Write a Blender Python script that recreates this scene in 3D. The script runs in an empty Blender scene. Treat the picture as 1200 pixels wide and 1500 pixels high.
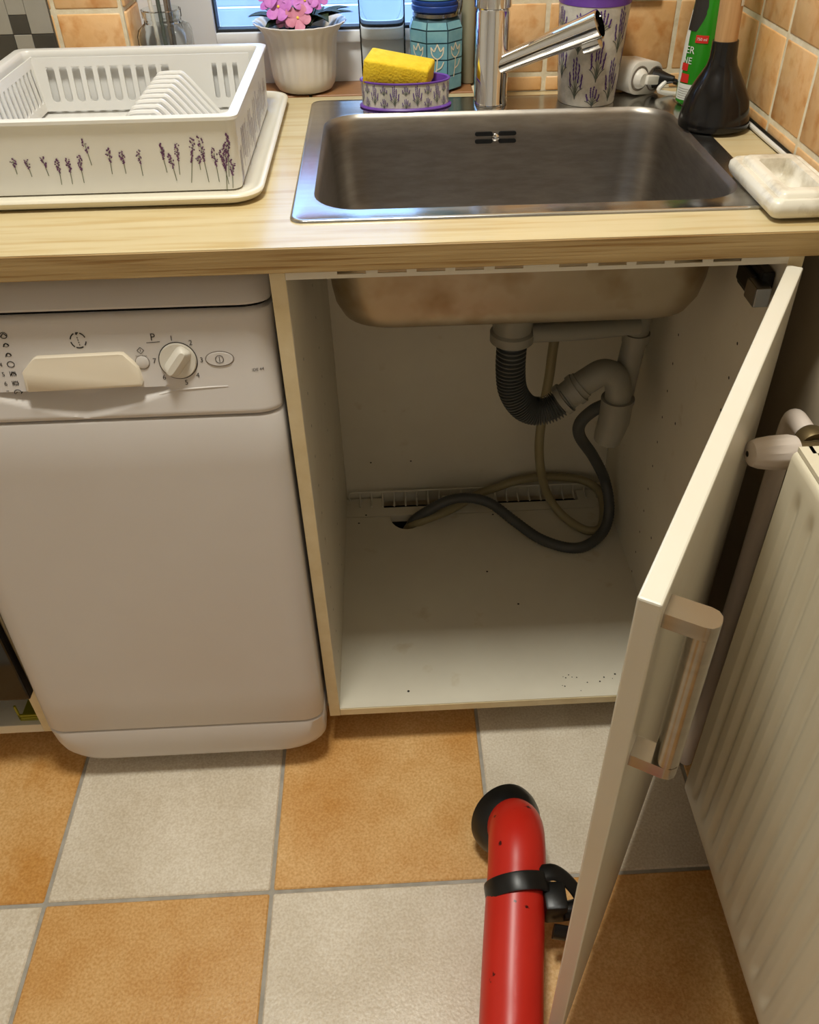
import bpy, bmesh, math, random
from mathutils import Vector, Matrix

scene = bpy.context.scene
col = scene.collection
PI = math.pi

# ------------------------------------------------------------------ camera
cam_d = bpy.data.cameras.new('camera'); cam = bpy.data.objects.new('camera', cam_d); col.objects.link(cam)
cam.location = (0.13508, -0.88418, 1.29559)
cam.rotation_euler = (0.884091, 0.01166, -0.050336)
cam_d.sensor_width = 36.0; cam_d.sensor_fit = 'AUTO'
cam_d.lens = 1250.542 / 1500 * 36.0
cam_d.shift_x = -25.883 / 1500; cam_d.shift_y = -34.558 / 1500
cam_d.clip_start = 0.02; cam_d.clip_end = 100
scene.camera = cam

# ------------------------------------------------------------------ world, lamps, exposure
scene.view_settings.view_transform = 'Standard'
scene.view_settings.look = 'None'
scene.view_settings.gamma = 1.0
scene.view_settings.use_curve_mapping = False
scene.view_settings.exposure = 0.12
w = bpy.data.worlds.new('daylight'); scene.world = w; w.use_nodes = True
bg = w.node_tree.nodes['Background']
bg.inputs[0].default_value = (0.33, 0.56, 1.0, 1); bg.inputs[1].default_value = 3.2

def area(name, loc, rot, sx, sy, power, color):
    l = bpy.data.lights.new(name, 'AREA'); l.shape = 'RECTANGLE'; l.size = sx; l.size_y = sy
    l.energy = power; l.color = color
    o = bpy.data.objects.new(name, l); o.location = loc; o.rotation_euler = rot; col.objects.link(o)
    return o
area('ceiling_lamp_light', (0.0, -0.21, 2.44), (0, 0, 0), 0.30, 0.30, 25, (1.0, 0.99, 0.90))
portal = area('window_portal', (0.015, 0.80, 1.50), (math.radians(-90), 0, 0), 0.56, 1.10, 1, (1, 1, 1))
portal.data.cycles.is_portal = True

# ------------------------------------------------------------------ materials
def lin(h):
    h = h.lstrip('#'); v = [int(h[i:i+2], 16) / 255 for i in (0, 2, 4)]
    return tuple(((c / 12.92) if c <= .04045 else ((c + .055) / 1.055) ** 2.4) for c in v) + (1,)
MATS = {}
def mat(name, c1, rough=.5, metal=0, c2=None, scale=8.0, stretch=(1, 1, 1), bump=0, bscale=None, coat=0,
        detail=4, lo=.35, hi=.65, rnd=0, spec=.5, trans=0, ior=1.45, dark=None):
    if name in MATS: return MATS[name]
    m = bpy.data.materials.new(name); m.use_nodes = True; MATS[name] = m
    nt = m.node_tree; N = nt.nodes; L = nt.links; b = N['Principled BSDF']
    b.inputs['Roughness'].default_value = rough; b.inputs['Metallic'].default_value = metal
    b.inputs['Coat Weight'].default_value = coat; b.inputs['Specular IOR Level'].default_value = spec
    b.inputs['Transmission Weight'].default_value = trans; b.inputs['IOR'].default_value = ior
    A = lin(c1); b.inputs['Base Color'].default_value = A
    tc = N.new('ShaderNodeTexCoord'); mp = N.new('ShaderNodeMapping'); mp.inputs['Scale'].default_value = stretch
    L.new(tc.outputs['Object'], mp.inputs['Vector'])
    vec = mp.outputs['Vector']
    oi = None
    if rnd:
        oi = N.new('ShaderNodeObjectInfo'); ad = N.new('ShaderNodeVectorMath'); ad.operation = 'ADD'
        mu = N.new('ShaderNodeMath'); mu.operation = 'MULTIPLY'; mu.inputs[1].default_value = 37.0
        L.new(oi.outputs['Random'], mu.inputs[0]); L.new(vec, ad.inputs[0]); L.new(mu.outputs[0], ad.inputs[1]); vec = ad.outputs[0]
    if c2:
        n = N.new('ShaderNodeTexNoise'); n.inputs['Scale'].default_value = scale; n.inputs['Detail'].default_value = detail
        n.inputs['Roughness'].default_value = .6
        L.new(vec, n.inputs['Vector'])
        r = N.new('ShaderNodeValToRGB'); r.color_ramp.elements[0].position = lo; r.color_ramp.elements[1].position = hi
        r.color_ramp.elements[0].color = A; r.color_ramp.elements[1].color = lin(c2)
        L.new(n.outputs['Fac'], r.inputs['Fac'])
        out = r.outputs['Color']
        if dark:   # second, finer layer of specks or grain
            n2 = N.new('ShaderNodeTexNoise'); n2.inputs['Scale'].default_value = dark[1]; n2.inputs['Detail'].default_value = 3
            L.new(vec, n2.inputs['Vector'])
            r2 = N.new('ShaderNodeValToRGB'); r2.color_ramp.elements[0].position = dark[2]; r2.color_ramp.elements[1].position = dark[3]
            r2.color_ramp.elements[0].color = lin(dark[0]); r2.color_ramp.elements[1].color = (1, 1, 1, 1)
            L.new(n2.outputs['Fac'], r2.inputs['Fac'])
            mx = N.new('ShaderNodeMixRGB'); mx.blend_type = 'MULTIPLY'; mx.inputs[0].default_value = 1
            L.new(out, mx.inputs[1]); L.new(r2.outputs['Color'], mx.inputs[2]); out = mx.outputs[0]
        if rnd:
            hs = N.new('ShaderNodeHueSaturation'); mr = N.new('ShaderNodeMapRange')
            mr.inputs['To Min'].default_value = 1 - rnd; mr.inputs['To Max'].default_value = 1 + rnd
            L.new(oi.outputs['Random'], mr.inputs['Value']); L.new(mr.outputs[0], hs.inputs['Value']); L.new(out, hs.inputs['Color']); out = hs.outputs[0]
        L.new(out, b.inputs['Base Color'])
    if bump:
        n = N.new('ShaderNodeTexNoise'); n.inputs['Scale'].default_value = bscale or scale * 4; n.inputs['Detail'].default_value = 3
        L.new(vec, n.inputs['Vector'])
        bp = N.new('ShaderNodeBump'); bp.inputs['Strength'].default_value = bump; bp.inputs['Distance'].default_value = .002
        L.new(n.outputs['Fac'], bp.inputs['Height']); L.new(bp.outputs['Normal'], b.inputs['Normal'])
    return m

M_tile_or = mat('tile_orange', '#efc68c', .34, c2='#d79f58', scale=7, detail=9, bump=.22, bscale=220, rnd=.04, lo=.34, hi=.68, dark=('#eadcc4', 260, .35, .65))
M_tile_gr = mat('tile_grey', '#efe5d4', .34, c2='#dccfba', scale=8, detail=9, bump=.22, bscale=220, rnd=.03, lo=.34, hi=.68, dark=('#ebe6de', 280, .35, .65))
M_grout_f = mat('floor_grout', '#b3ada2', .8, c2='#a09a8f', scale=40)
M_wtile = mat('wall_tile', '#eac493', .34, c2='#d8a468', scale=9, detail=6, bump=.4, bscale=70, rnd=.08, lo=.3, hi=.72, dark=('#e8cfb2', 40, .3, .5))
M_grout_w = mat('wall_grout', '#eadfc4', .85, c2='#dccdac', scale=60, bump=.3)
M_wall_low = mat('lower_wall_paint', '#c4b59c', .8, c2='#bbab91', scale=5, bump=.1)
M_paint = mat('room_paint', '#e4e2de', .85, c2='#dedcd8', scale=3)
M_ceil = mat('ceiling_paint', '#efeeec', .9, c2='#eae8e5', scale=3)
M_wood = mat('worktop_laminate', '#cdbd96', .22, c2='#c3b086', scale=2.0, stretch=(1.0, 16, 16), lo=.3, hi=.7, dark=('#f0e6d2', 5, .33, .5), bump=.015, bscale=12)
M_woodedge = mat('worktop_edge', '#b59a6a', .5, c2='#9f8253', scale=2.0, stretch=(1.0, 30, 45), dark=('#cbb592', 5, .32, .5), bump=.12, bscale=10)
M_steel = mat('brushed_steel', '#c6c4c0', .20, 1, c2='#bdbbb7', scale=3, stretch=(2, 40, 40), bump=.006, bscale=30)
M_steel_bowl = mat('satin_steel', '#a39d95', .38, 1, c2='#948e86', scale=4, stretch=(6, 6, 30))
M_steel_raw = mat('raw_steel', '#b3a792', .45, 1, c2='#a3967f', scale=5, lo=.3, hi=.7, dark=('#d8c9b2', 14, .28, .5))
M_chrome = mat('chrome', '#dcdcdc', .06, 1)
M_handle = mat('satin_handle', '#a19b92', .20, 1, c2='#958f86', scale=10, stretch=(1, 1, 8))
M_mela = mat('white_melamine', '#e0d9c6', .45, c2='#dad2bf', scale=6, dark=('#f3eee5', 22, .25, .35))
M_medge = mat('melamine_edge', '#e3d3ae', .5, c2='#d8c59b', scale=20)
M_door = mat('door_white', '#dfd9c9', .25, c2='#dad3c2', scale=4)
M_dw = mat('dishwasher_white', '#d3cdc8', .36, c2='#cfc8c2', scale=3)
M_dwh = mat('dishwasher_handle_white', '#e6dac4', .4)
M_black = mat('black_plastic', '#0d0c0b', .4)
M_dark = mat('dark_gap', '#050505', .9)
M_glassblack = mat('oven_glass', '#0a0705', .08)
M_ink = mat('ink', '#2a2622', .6)
M_ink_soft = mat('ink_soft', '#7d7266', .6)
M_rack = mat('rack_plastic', '#dcdad5', .36, c2='#d8d5cf', scale=4)
M_tray = mat('tray_plastic', '#e2dbc8', .32, c2='#dcd4c0', scale=4)
M_purple = mat('lavender_purple', '#4d2a4c', .6, c2='#6a3f66', scale=200)
M_purple2 = mat('lavender_violet', '#47266b', .6, c2='#5d3a88', scale=200)
M_stem = mat('stem_green', '#5b6148', .7)
M_stem2 = mat('stem_grey', '#5a5f55', .7)
M_tin = mat('tin_print', '#cfc9bd', .35, c2='#b9b4a8', scale=55, detail=6, lo=.42, hi=.62)
M_violet = mat('violet_enamel', '#6b429f', .35, c2='#643b98', scale=10)
M_sponge = mat('sponge_yellow', '#f2d034', .85, c2='#e8c022', scale=60, bump=.6, bscale=300)
M_sponge_side = mat('sponge_pale', '#eadb78', .85, c2='#e4d060', scale=60, bump=.5, bscale=300)
M_pot = mat('pot_ceramic', '#dcd3c8', .30, c2='#d6ccbf', scale=5)
M_soil = mat('soil', '#2c2018', .95, c2='#1c140f', scale=90, bump=.6)
M_leaf = mat('violet_leaf', '#24301f', .6, c2='#33422a', scale=40, bump=.3)
M_petal = mat('violet_petal', '#cf86cf', .6, c2='#bb66bb', scale=60)
M_petal2 = mat('violet_petal_rose', '#cf8ba2', .6, c2='#bd6f88', scale=60)
M_pistil = mat('pistil', '#f1d25a', .7)
M_thin = mat('thin_glass', '#fafdfd', .01, trans=1, ior=1.03)
M_glass = mat('clear_glass', '#f4f8f8', .02, trans=1, ior=1.22)
M_pane = mat('window_glass', '#ffffff', .0, trans=1, ior=1.05)
M_pvc = mat('window_pvc', '#e4e4e6', .32)
M_gasket = mat('gasket', '#23262b', .6)
M_aqua = mat('aqua_mosaic', '#86b7bf', .25, c2='#6ea3b4', scale=30)
M_aquagr = mat('aqua_grout', '#2d4a55', .7)
M_navy = mat('navy_rubber', '#1f3f8a', .35)
M_wire = mat('wire', '#8d8d8d', .25, 1)
M_cream = mat('cream_paint', '#e9dcc0', .6)
M_oil = mat('olive_glass', '#9a957c', .2)
M_plastic_w = mat('appliance_white', '#d8d2c6', .38, c2='#d2cbbd', scale=8)
M_plug = mat('plug_white', '#dcd6ca', .4)
M_green = mat('bottle_green', '#2c8a1e', .22, c2='#237415', scale=9)
M_lime = mat('bottle_lime', '#8fd01a', .25, c2='#5fb81a', scale=20)
M_label = mat('label_white', '#d9dad2', .45)
M_red = mat('label_red', '#c8281e', .45)
M_rubber = mat('plunger_rubber', '#0e0d0d', .17, c2='#151313', scale=30, bump=.05, bscale=60)
M_beech = mat('beech_handle', '#c39a6b', .5, c2='#ad8355', scale=4, stretch=(22, 22, 1.5))
M_marble = mat('soap_marble', '#e6e0d0', .28, c2='#b9ae97', scale=26, detail=8, lo=.46, hi=.70)
M_rad = mat('radiator_enamel', '#e4dbc4', .35, c2='#ddd3ba', scale=3)
M_radhead = mat('valve_white', '#dccfc4', .4)
M_brass = mat('dull_brass', '#7a6a4c', .45, .8)
M_pump = mat('pump_red', '#cf2c1e', .34, c2='#c42417', scale=6, dark=('#5a1a14', 55, .27, .31), bump=.04, bscale=40)
M_pumpblack = mat('pump_black', '#100f0e', .35, bump=.05, bscale=60)
M_pipe = mat('pipe_grey', '#8a867b', .4, c2='#838073', scale=10)
M_corr = mat('corrugated_grey', '#4c4e4d', .4)
M_hose = mat('hose_beige', '#8f8464', .4)
M_hosedark = mat('hose_dark', '#4a4b4b', .45)
M_bag = mat('cloth_white', '#e4ddd0', .8, c2='#cfc6b6', scale=80, bump=1.0, bscale=120)
M_mos_l = mat('mosaic_light', '#9c978d', .3, c2='#949086', scale=12)
M_mos_d = mat('mosaic_dark', '#3f3c37', .3, c2='#4a4640', scale=12)
M_yellow = mat('crate_yellow', '#8f8a1e', .5)
M_fence = mat('fence_boards', '#c9cfe4', .7, c2='#b4bcd8', scale=4)

# ------------------------------------------------------------------ object helpers
def root_of(o):
    while o.parent: o = o.parent
    return o
def tag(o, label, cat, group=None):
    o['label'] = label; o['category'] = cat
    if group: o['group'] = group
    return o
def thing(name, label, cat, loc, group=None):
    o = bpy.data.objects.new(name, None); o.empty_display_size = .03; col.objects.link(o); o.location = loc
    return tag(o, label, cat, group)
def mk(name, V, F, m, parent=None, smooth=False, origin=None, kind=None, angle=35, mats=None, fm=None):
    """one mesh object; V are world coordinates"""
    org = Vector(root_of(parent).location) if parent else (Vector(origin) if origin else Vector((0, 0, 0)))
    me = bpy.data.meshes.new(name)
    me.from_pydata([tuple(Vector(v) - org) for v in V], [], [tuple(f) for f in F])
    bm = bmesh.new(); bm.from_mesh(me); bmesh.ops.recalc_face_normals(bm, faces=bm.faces)
    if smooth:
        for f in bm.faces: f.smooth = True
        for e in bm.edges:
            if len(e.link_faces) == 2 and e.calc_face_angle(0) > math.radians(angle): e.smooth = False
    bm.to_mesh(me); bm.free()
    for x in (mats or [m]): me.materials.append(x)
    if fm and mats:
        for i, p in enumerate(me.polygons): p.material_index = fm[i] if i < len(fm) else 0
    o = bpy.data.objects.new(name, me); col.objects.link(o)
    if parent: o.parent = parent
    else: o.location = org
    if kind: o['kind'] = kind
    return o

class G:
    """collects geometry"""
    def __init__(s): s.V = []; s.F = []; s.m = []; s.cm = 0
    def add(s, V, F):
        n = len(s.V); s.V += [Vector(v) for v in V]; s.F += [tuple(i + n for i in f) for f in F]; s.m += [s.cm] * len(F); return s
    def box(s, x0, x1, y0, y1, z0, z1):
        V = [(x, y, z) for z in (z0, z1) for y in (y0, y1) for x in (x0, x1)]
        return s.add(V, [(0, 2, 3, 1), (4, 5, 7, 6), (0, 1, 5, 4), (2, 6, 7, 3), (0, 4, 6, 2), (1, 3, 7, 5)])
    def bbox(s, x0, x1, y0, y1, z0, z1, b=.003, seg=2):
        bm = bmesh.new()
        vs = [bm.verts.new((x, y, z)) for z in (z0, z1) for y in (y0, y1) for x in (x0, x1)]
        for f in [(0, 2, 3, 1), (4, 5, 7, 6), (0, 1, 5, 4), (2, 6, 7, 3), (0, 4, 6, 2), (1, 3, 7, 5)]: bm.faces.new([vs[i] for i in f])
        bmesh.ops.bevel(bm, geom=bm.edges[:], offset=b, segments=seg, affect='EDGES', profile=.5)
        bm.verts.index_update()
        s.add([v.co.copy() for v in bm.verts], [[v.index for v in f.verts] for f in bm.faces]); bm.free(); return s
    def loft(s, loops, cap0=True, cap1=True, closed=True):
        n = len(loops[0]); V = [p for l in loops for p in l]; F = []
        for i in range(len(loops) - 1):
            for j in range(n if closed else n - 1):
                k = (j + 1) % n
                F.append((i * n + j, i * n + k, (i + 1) * n + k, (i + 1) * n + j))
        if cap0: F.append(tuple(range(n - 1, -1, -1)))
        if cap1: F.append(tuple((len(loops) - 1) * n + j for j in range(n)))
        return s.add(V, F)
    def lathe(s, prof, c=(0, 0, 0), n=32, axis=None, wob=None, cap0=False, cap1=False):
        """prof: (radius, height) pairs round the axis through c"""
        ax = Vector(axis or (0, 0, 1)).normalized(); q = Vector((0, 0, 1)).rotation_difference(ax); c = Vector(c)
        loops = []
        for r, h in prof:
            l = []
            for j in range(n):
                a = 2 * PI * j / n; rr = r * (wob(a, h) if wob else 1)
                l.append(c + q @ Vector((rr * math.cos(a), rr * math.sin(a), h)))
            loops.append(l)
        return s.loft(loops, cap0, cap1)
    def tube(s, pts, r, n=12, cap=True, sub=6, rfun=None, flat=None):
        P = catmull(pts, sub) if sub > 1 else [Vector(p) for p in pts]
        rs = r if isinstance(r, (list, tuple)) else None
        T = [((P[min(i + 1, len(P) - 1)] - P[max(i - 1, 0)]).normalized()) for i in range(len(P))]
        up = Vector((0, 0, 1)) if abs(T[0].z) < .9 else Vector((1, 0, 0))
        nrm = (up - T[0] * up.dot(T[0])).normalized(); loops = []
        L = 0
        for i, p in enumerate(P):
            if i:
                L += (P[i] - P[i - 1]).length
                nrm = (nrm - T[i] * nrm.dot(T[i])).normalized()
            bi = T[i].cross(nrm)
            if rs:
                f = i / (len(P) - 1) * (len(rs) - 1); k = min(int(f), len(rs) - 2); rr = rs[k] + (rs[k + 1] - rs[k]) * (f - k)
            else: rr = r
            if rfun: rr *= rfun(i, L)
            loops.append([p + (nrm * math.cos(2 * PI * j / n) + bi * math.sin(2 * PI * j / n) * (flat or 1)) * rr for j in range(n)])
        return s.loft(loops, cap, cap)
    def prism(s, poly, y0, y1):   # polygon of (x, z) extruded along y
        n = len(poly)
        V = [(x, y0, z) for x, z in poly] + [(x, y1, z) for x, z in poly]
        F = [tuple(range(n)), tuple(range(2 * n - 1, n - 1, -1))] + [(i, i + n, (i + 1) % n + n, (i + 1) % n) for i in range(n)]
        return s.add(V, F)
    def zprism(s, poly, z0, z1):
        n = len(poly)
        V = [(x, y, z0) for x, y in poly] + [(x, y, z1) for x, y in poly]
        F = [tuple(range(n - 1, -1, -1)), tuple(range(n, 2 * n))] + [(i, (i + 1) % n, (i + 1) % n + n, i + n) for i in range(n)]
        return s.add(V, F)
    def xform(s, M):
        s.V = [M @ v for v in s.V]; return s
    def build(s, name, m, parent=None, **k):
        if isinstance(m, (list, tuple)): return mk(name, s.V, s.F, None, parent, mats=list(m), fm=s.m, **k)
        return mk(name, s.V, s.F, m, parent, **k)

def catmull(pts, sub):
    P = [Vector(p) for p in pts]; out = []
    for i in range(len(P) - 1):
        a = P[i - 1] if i else P[0] * 2 - P[1]; b = P[i]; c = P[i + 1]; d = P[i + 2] if i + 2 < len(P) else P[-1] * 2 - P[-2]
        for k in range(sub):
            t = k / sub
            out.append(.5 * ((2 * b) + (c - a) * t + (2 * a - 5 * b + 4 * c - d) * t * t + (3 * b - a - 3 * c + d) * t ** 3))
    out.append(P[-1]); return out
def rrect(x0, x1, y0, y1, r, z, n=6):
    out = []
    for cx, cy, a0 in ((x1 - r, y1 - r, 0), (x0 + r, y1 - r, 90), (x0 + r, y0 + r, 180), (x1 - r, y0 + r, 270)):
        for k in range(n + 1):
            a = math.radians(a0 + 90 * k / n); out.append((cx + r * math.cos(a), cy + r * math.sin(a), z))
    return out
def ellipse(cx, cy, rx, ry, z, n=40):
    return [(cx + rx * math.cos(2 * PI * i / n), cy + ry * math.sin(2 * PI * i / n), z) for i in range(n)]
def struct(o): o['kind'] = 'structure'; return o
def shared(o, name, loc, parent):
    c = bpy.data.objects.new(name, o.data); col.objects.link(c); c.parent = parent; c.location = loc; return c

# flat print: ribbons and blobs laid on a surface given by surf(u, v) -> (point, normal)
def stroke(g, surf, pts, w, off=.0005):
    P = catmull([Vector((u, v, 0)) for u, v in pts], 4); n = len(P); V = []
    for i, p in enumerate(P):
        t = (P[min(i + 1, n - 1)] - P[max(i - 1, 0)]).normalized(); s = Vector((-t.y, t.x, 0)) * w / 2
        for q in (p - s, p + s):
            a, nn = surf(q.x, q.y); V.append(Vector(a) + Vector(nn) * off)
    g.add(V, [(2 * i, 2 * i + 1, 2 * i + 3, 2 * i + 2) for i in range(n - 1)])
def blob(g, surf, u, v, a, b, ang, off=.0007, n=6):
    V = []
    for k in range(n):
        t = 2 * PI * k / n; x = a * math.cos(t); y = b * math.sin(t)
        p, nn = surf(u + x * math.cos(ang) - y * math.sin(ang), v + x * math.sin(ang) + y * math.cos(ang)); V.append(Vector(p) + Vector(nn) * off)
    g.add(V, [tuple(range(n))])
def ring(g, surf, u, v, ru, rv, w, a0=0, a1=360, off=.0005, n=36):
    V = []; k = max(3, int(n * (a1 - a0) / 360))
    for i in range(k + 1):
        a = math.radians(a0 + (a1 - a0) * i / k)
        for d in (-w / 2, w / 2):
            p, nn = surf(u + (ru + d) * math.cos(a), v + (rv + d) * math.sin(a)); V.append(Vector(p) + Vector(nn) * off)
    g.add(V, [(2 * i, 2 * i + 1, 2 * i + 3, 2 * i + 2) for i in range(k)])
def text(g, surf, body, u, v, size, ang=0, off=.0006, center=True):
    c = bpy.data.curves.new('t', 'FONT'); c.body = body; c.size = size; c.resolution_u = 3
    o = bpy.data.objects.new('t', c); col.objects.link(o)
    bpy.context.view_layer.update()
    me = bpy.data.meshes.new_from_object(o.evaluated_get(bpy.context.evaluated_depsgraph_get()))
    vs = [x.co.copy() for x in me.vertices]
    if vs:
        mx = (max(p.x for p in vs) + min(p.x for p in vs)) / 2 if center else 0; my = (max(p.y for p in vs) + min(p.y for p in vs)) / 2 if center else 0
        V = []
        for p in vs:
            x, y = p.x - mx, p.y - my
            a, nn = surf(u + x * math.cos(ang) - y * math.sin(ang), v + x * math.sin(ang) + y * math.cos(ang)); V.append(Vector(a) + Vector(nn) * off)
        g.add(V, [tuple(f.vertices) for f in me.polygons])
    bpy.data.objects.remove(o); bpy.data.curves.remove(c); bpy.data.meshes.remove(me)
def sprig(g, surf, u, top, length, w, lean, rng, bloom=.55, dens=1.0, leaf=False):
    """one lavender stalk, its tip at (u, top); material 0 blossom, 1 stem"""
    g.cm = 1
    stroke(g, surf, [(u, top - length * .15), (u - lean * length * .5, top - length * .55), (u - lean * length, top - length)], w * .10)
    if leaf:
        for sgn in (-1, 1):
            stroke(g, surf, [(u - lean * length * .95, top - length * .95), (u - lean * length * .8 + sgn * w * .7, top - length * .75), (u - lean * length * .7 + sgn * w * 1.1, top - length * .62)], w * .12)
    g.cm = 0
    n = int(26 * dens)
    for k in range(n):
        t = k / n; x = u - lean * length * bloom * t + rng.uniform(-1, 1) * w * (.12 + .32 * math.sin(PI * min(1, t + .15)))
        blob(g, surf, x, top - length * bloom * t, w * rng.uniform(.08, .17), w * rng.uniform(.10, .22), rng.uniform(0, 3), off=.0006 + k * .00001, n=5)

# ================================================================== SETTING
RW, BW, CT = 0.664, 0.576, 0.918      # right wall x, back wall y, worktop top z
XL, YF, ZC = -1.7, -2.1, 2.5
T = 0.3414; TX, TY = -0.427, -0.2563
fl = struct(G().box(XL, RW, YF, BW + .02, -.05, -.003).build('floor', M_grout_f))
def tile_mesh(name, w, d, h, b, m, par):
    g = G().bbox(0, w, 0, d, -h, 0, b, 1); return g.build(name, m, par)
protos = {}
for i in range(-4, 4):
    for j in range(-6, 3):
        x0, y0 = TX + i * T + .003, TY + j * T + .003; x1, y1 = x0 + T - .006, y0 + T - .006
        if x1 < XL or x0 > RW or y0 > BW or y1 < YF: continue
        k = (i + j) % 2
        cut = (x1 > RW, y1 > BW, x0 < XL, y0 < YF)
        if any(cut):
            a0, a1, b0, b1 = max(x0, XL), min(x1, RW), max(y0, YF), min(y1, BW)
            if a1 - a0 < .02 or b1 - b0 < .02: continue
            g = G().bbox(0, a1 - a0, 0, b1 - b0, -.008, 0, .0015, 1); o = g.build('tile', (M_tile_gr, M_tile_or)[k], fl); o.location = (a0, b0, 0)
        elif k not in protos:
            protos[k] = tile_mesh('tile', T - .006, T - .006, .008, .002, (M_tile_gr, M_tile_or)[k], fl); protos[k].location = (x0, y0, 0)
        else: shared(protos[k], 'tile', (x0, y0, 0), fl)

# walls, ceiling
WX0, WX1, WZ1, WY = -0.249, 0.290, 2.05, 0.66      # window opening
g = G(); g.box(XL, WX0, BW, BW + .22, -.05, ZC); g.box(WX1, RW + .2, BW, BW + .22, -.05, ZC)
g.box(WX0, WX1, BW, BW + .22, -.05, CT - .03); g.box(WX0, WX1, BW, BW + .22, WZ1, ZC)
wb = struct(g.build('wall_back', M_grout_w))
wr = struct(G().box(RW, RW + .2, YF - .2, BW, -.05, ZC).build('wall_right', M_wall_low))
struct(G().box(XL - .2, XL, YF - .2, BW + .22, -.05, ZC).build('wall_left', M_paint))
struct(G().box(XL, RW, YF - .2, YF, -.05, ZC).build('wall_front', M_paint))
struct(G().box(XL - .2, RW + .2, YF - .2, BW + .22, ZC, ZC + .1).build('ceiling', M_ceil))

# wall tiles 10 x 10 cm, the lowest row cut
ROWS = [(CT + .0005, .940)] + [(.946 + k * .1025, .946 + k * .1025 + .0965) for k in range(6)]
P = {}
def wtile(name, par, x0, x1, y0, y1, z0, z1):
    key = (round(x1 - x0, 4), round(y1 - y0, 4), round(z1 - z0, 4), par.name)
    if key not in P:
        P[key] = G().bbox(0, x1 - x0, 0, y1 - y0, 0, z1 - z0, .0025, 2).build(name, M_wtile, par, smooth=True, angle=60); P[key].location = (x0, y0, z0)
    else: shared(P[key], name, (x0, y0, z0), par)
grw = G().box(RW - .0078, RW, -.002, BW, CT, ROWS[-1][1]).build('grout_bed', M_grout_w, wr)
G().box(WX1, RW - .008, BW - .0058, BW, CT, ROWS[-1][1]).build('grout_bed', M_grout_w, wb)
G().box(-.752, WX0, BW - .0058, BW, CT, ROWS[-1][1]).build('grout_bed', M_grout_w, wb)
for (z0, z1) in ROWS:
    for k in range(0, 8):                                  # right wall
        y0 = .306 + (k - 3) * .1 + .003; y1 = min(y0 + .094, BW - .006)
        if y1 - y0 > .02: wtile('tile', wr, RW - .009, RW - .002, y0, y1, z0, z1)
    for k in range(-1, 3):                                  # back wall, right of the window
        x0 = .390 + k * .1 + .003; x1 = min(x0 + .094, RW - .010)
        if x0 < WX1: x0 = WX1 + .002
        wtile('tile', wb, x0, x1, BW - .007, BW + .002, z0, z1)
    wtile('tile', wb, -.347, -.2535, BW - .007, BW + .002, z0, z1)
    for k in range(-4, 0):
        wtile('tile', wb, -.348 + k * .1, -.348 + k * .1 + .096, BW - .007, BW + .002, z0, z1)
    wtile('tile', wb, WX0 - .004, WX0 + .004, BW + .002, WY - .004, z0, z1)      # window reveal
    wtile('tile', wb, WX1 - .004, WX1 + .004, BW + .002, WY - .004, z0, z1)
M_silltile = mat('sill_tile', '#a5764c', .4, c2='#946640', scale=14, rnd=.06, bump=.3, bscale=80)
sill = struct(G().box(WX0, WX1, BW, WY + .05, CT - .04, CT - .004).build('trim_1', M_grout_w))
for k in range(6):
    x0 = WX0 + .005 + k * .088; g = G().bbox(x0, min(x0 + .083, WX1 - .005), BW + .003, WY + .004, CT - .004, CT - .0005, .001, 1); g.build('tile', M_silltile, sill)

# window
win = struct(G().box(WX0, WX0 + .07, WY, WY + .06, CT, WZ1).box(WX1 - .06, WX1, WY, WY + .06, CT, WZ1)
             .box(WX0 + .07, WX1 - .06, WY, WY + .06, CT, .9775).box(WX0 + .07, WX1 - .06, WY, WY + .06, WZ1 - .05, WZ1).build('window_1', M_pvc))
sx0, sx1, sz0, sz1 = WX0 + .03, WX1 - .03, .977, WZ1 - .03
def framebar(g, x0, x1, z0, z1, wd, wb_, y0, y1, b=.004):
    g.bbox(x0, x0 + wd, y0, y1, z0, z1, b); g.bbox(x1 - wd, x1, y0, y1, z0, z1, b)
    g.bbox(x0 + wd - .001, x1 - wd + .001, y0 + .0006, y1 - .001, z0, z0 + wb_, b); g.bbox(x0 + wd - .001, x1 - wd + .001, y0 + .0006, y1 - .001, z1 - wd, z1, b)
g = G(); framebar(g, -.200, .262, .978, sz1, .070, .018, WY - .010, WY + .05, .003); g.build('window_sash', M_pvc, win, smooth=True)
g = G(); framebar(g, -.132, .194, .9955, sz1 - .068, .005, .005, WY - .004, WY + .02, .001); g.build('gasket', M_gasket, win)
G().box(-.130, .192, WY + .018, WY + .022, .997, sz1 - .066).build('pane', M_pane, win)

# outside: a board fence across the yard
fen = thing('board_fence', 'pale board fence standing outside behind the window pane', 'fence', (0, 2.6, -.6))
for k in range(13):
    G().bbox(-2.6, 2.6, 2.6, 2.62, -.6 + k * .13, -.6 + k * .13 + .122, .004, 1).build('board', M_fence, fen)
for x in (-1.8, 0.55, 2.2): G().box(x, x + .09, 2.62, 2.71, -.6, 1.12).build('post', M_fence, fen)
struct(G().box(-6, 6, BW + .4, 8, -.7, -.6).build('ground', mat('yard_concrete', '#a8a8aa', .9, c2='#98989c', scale=3)))

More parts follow.
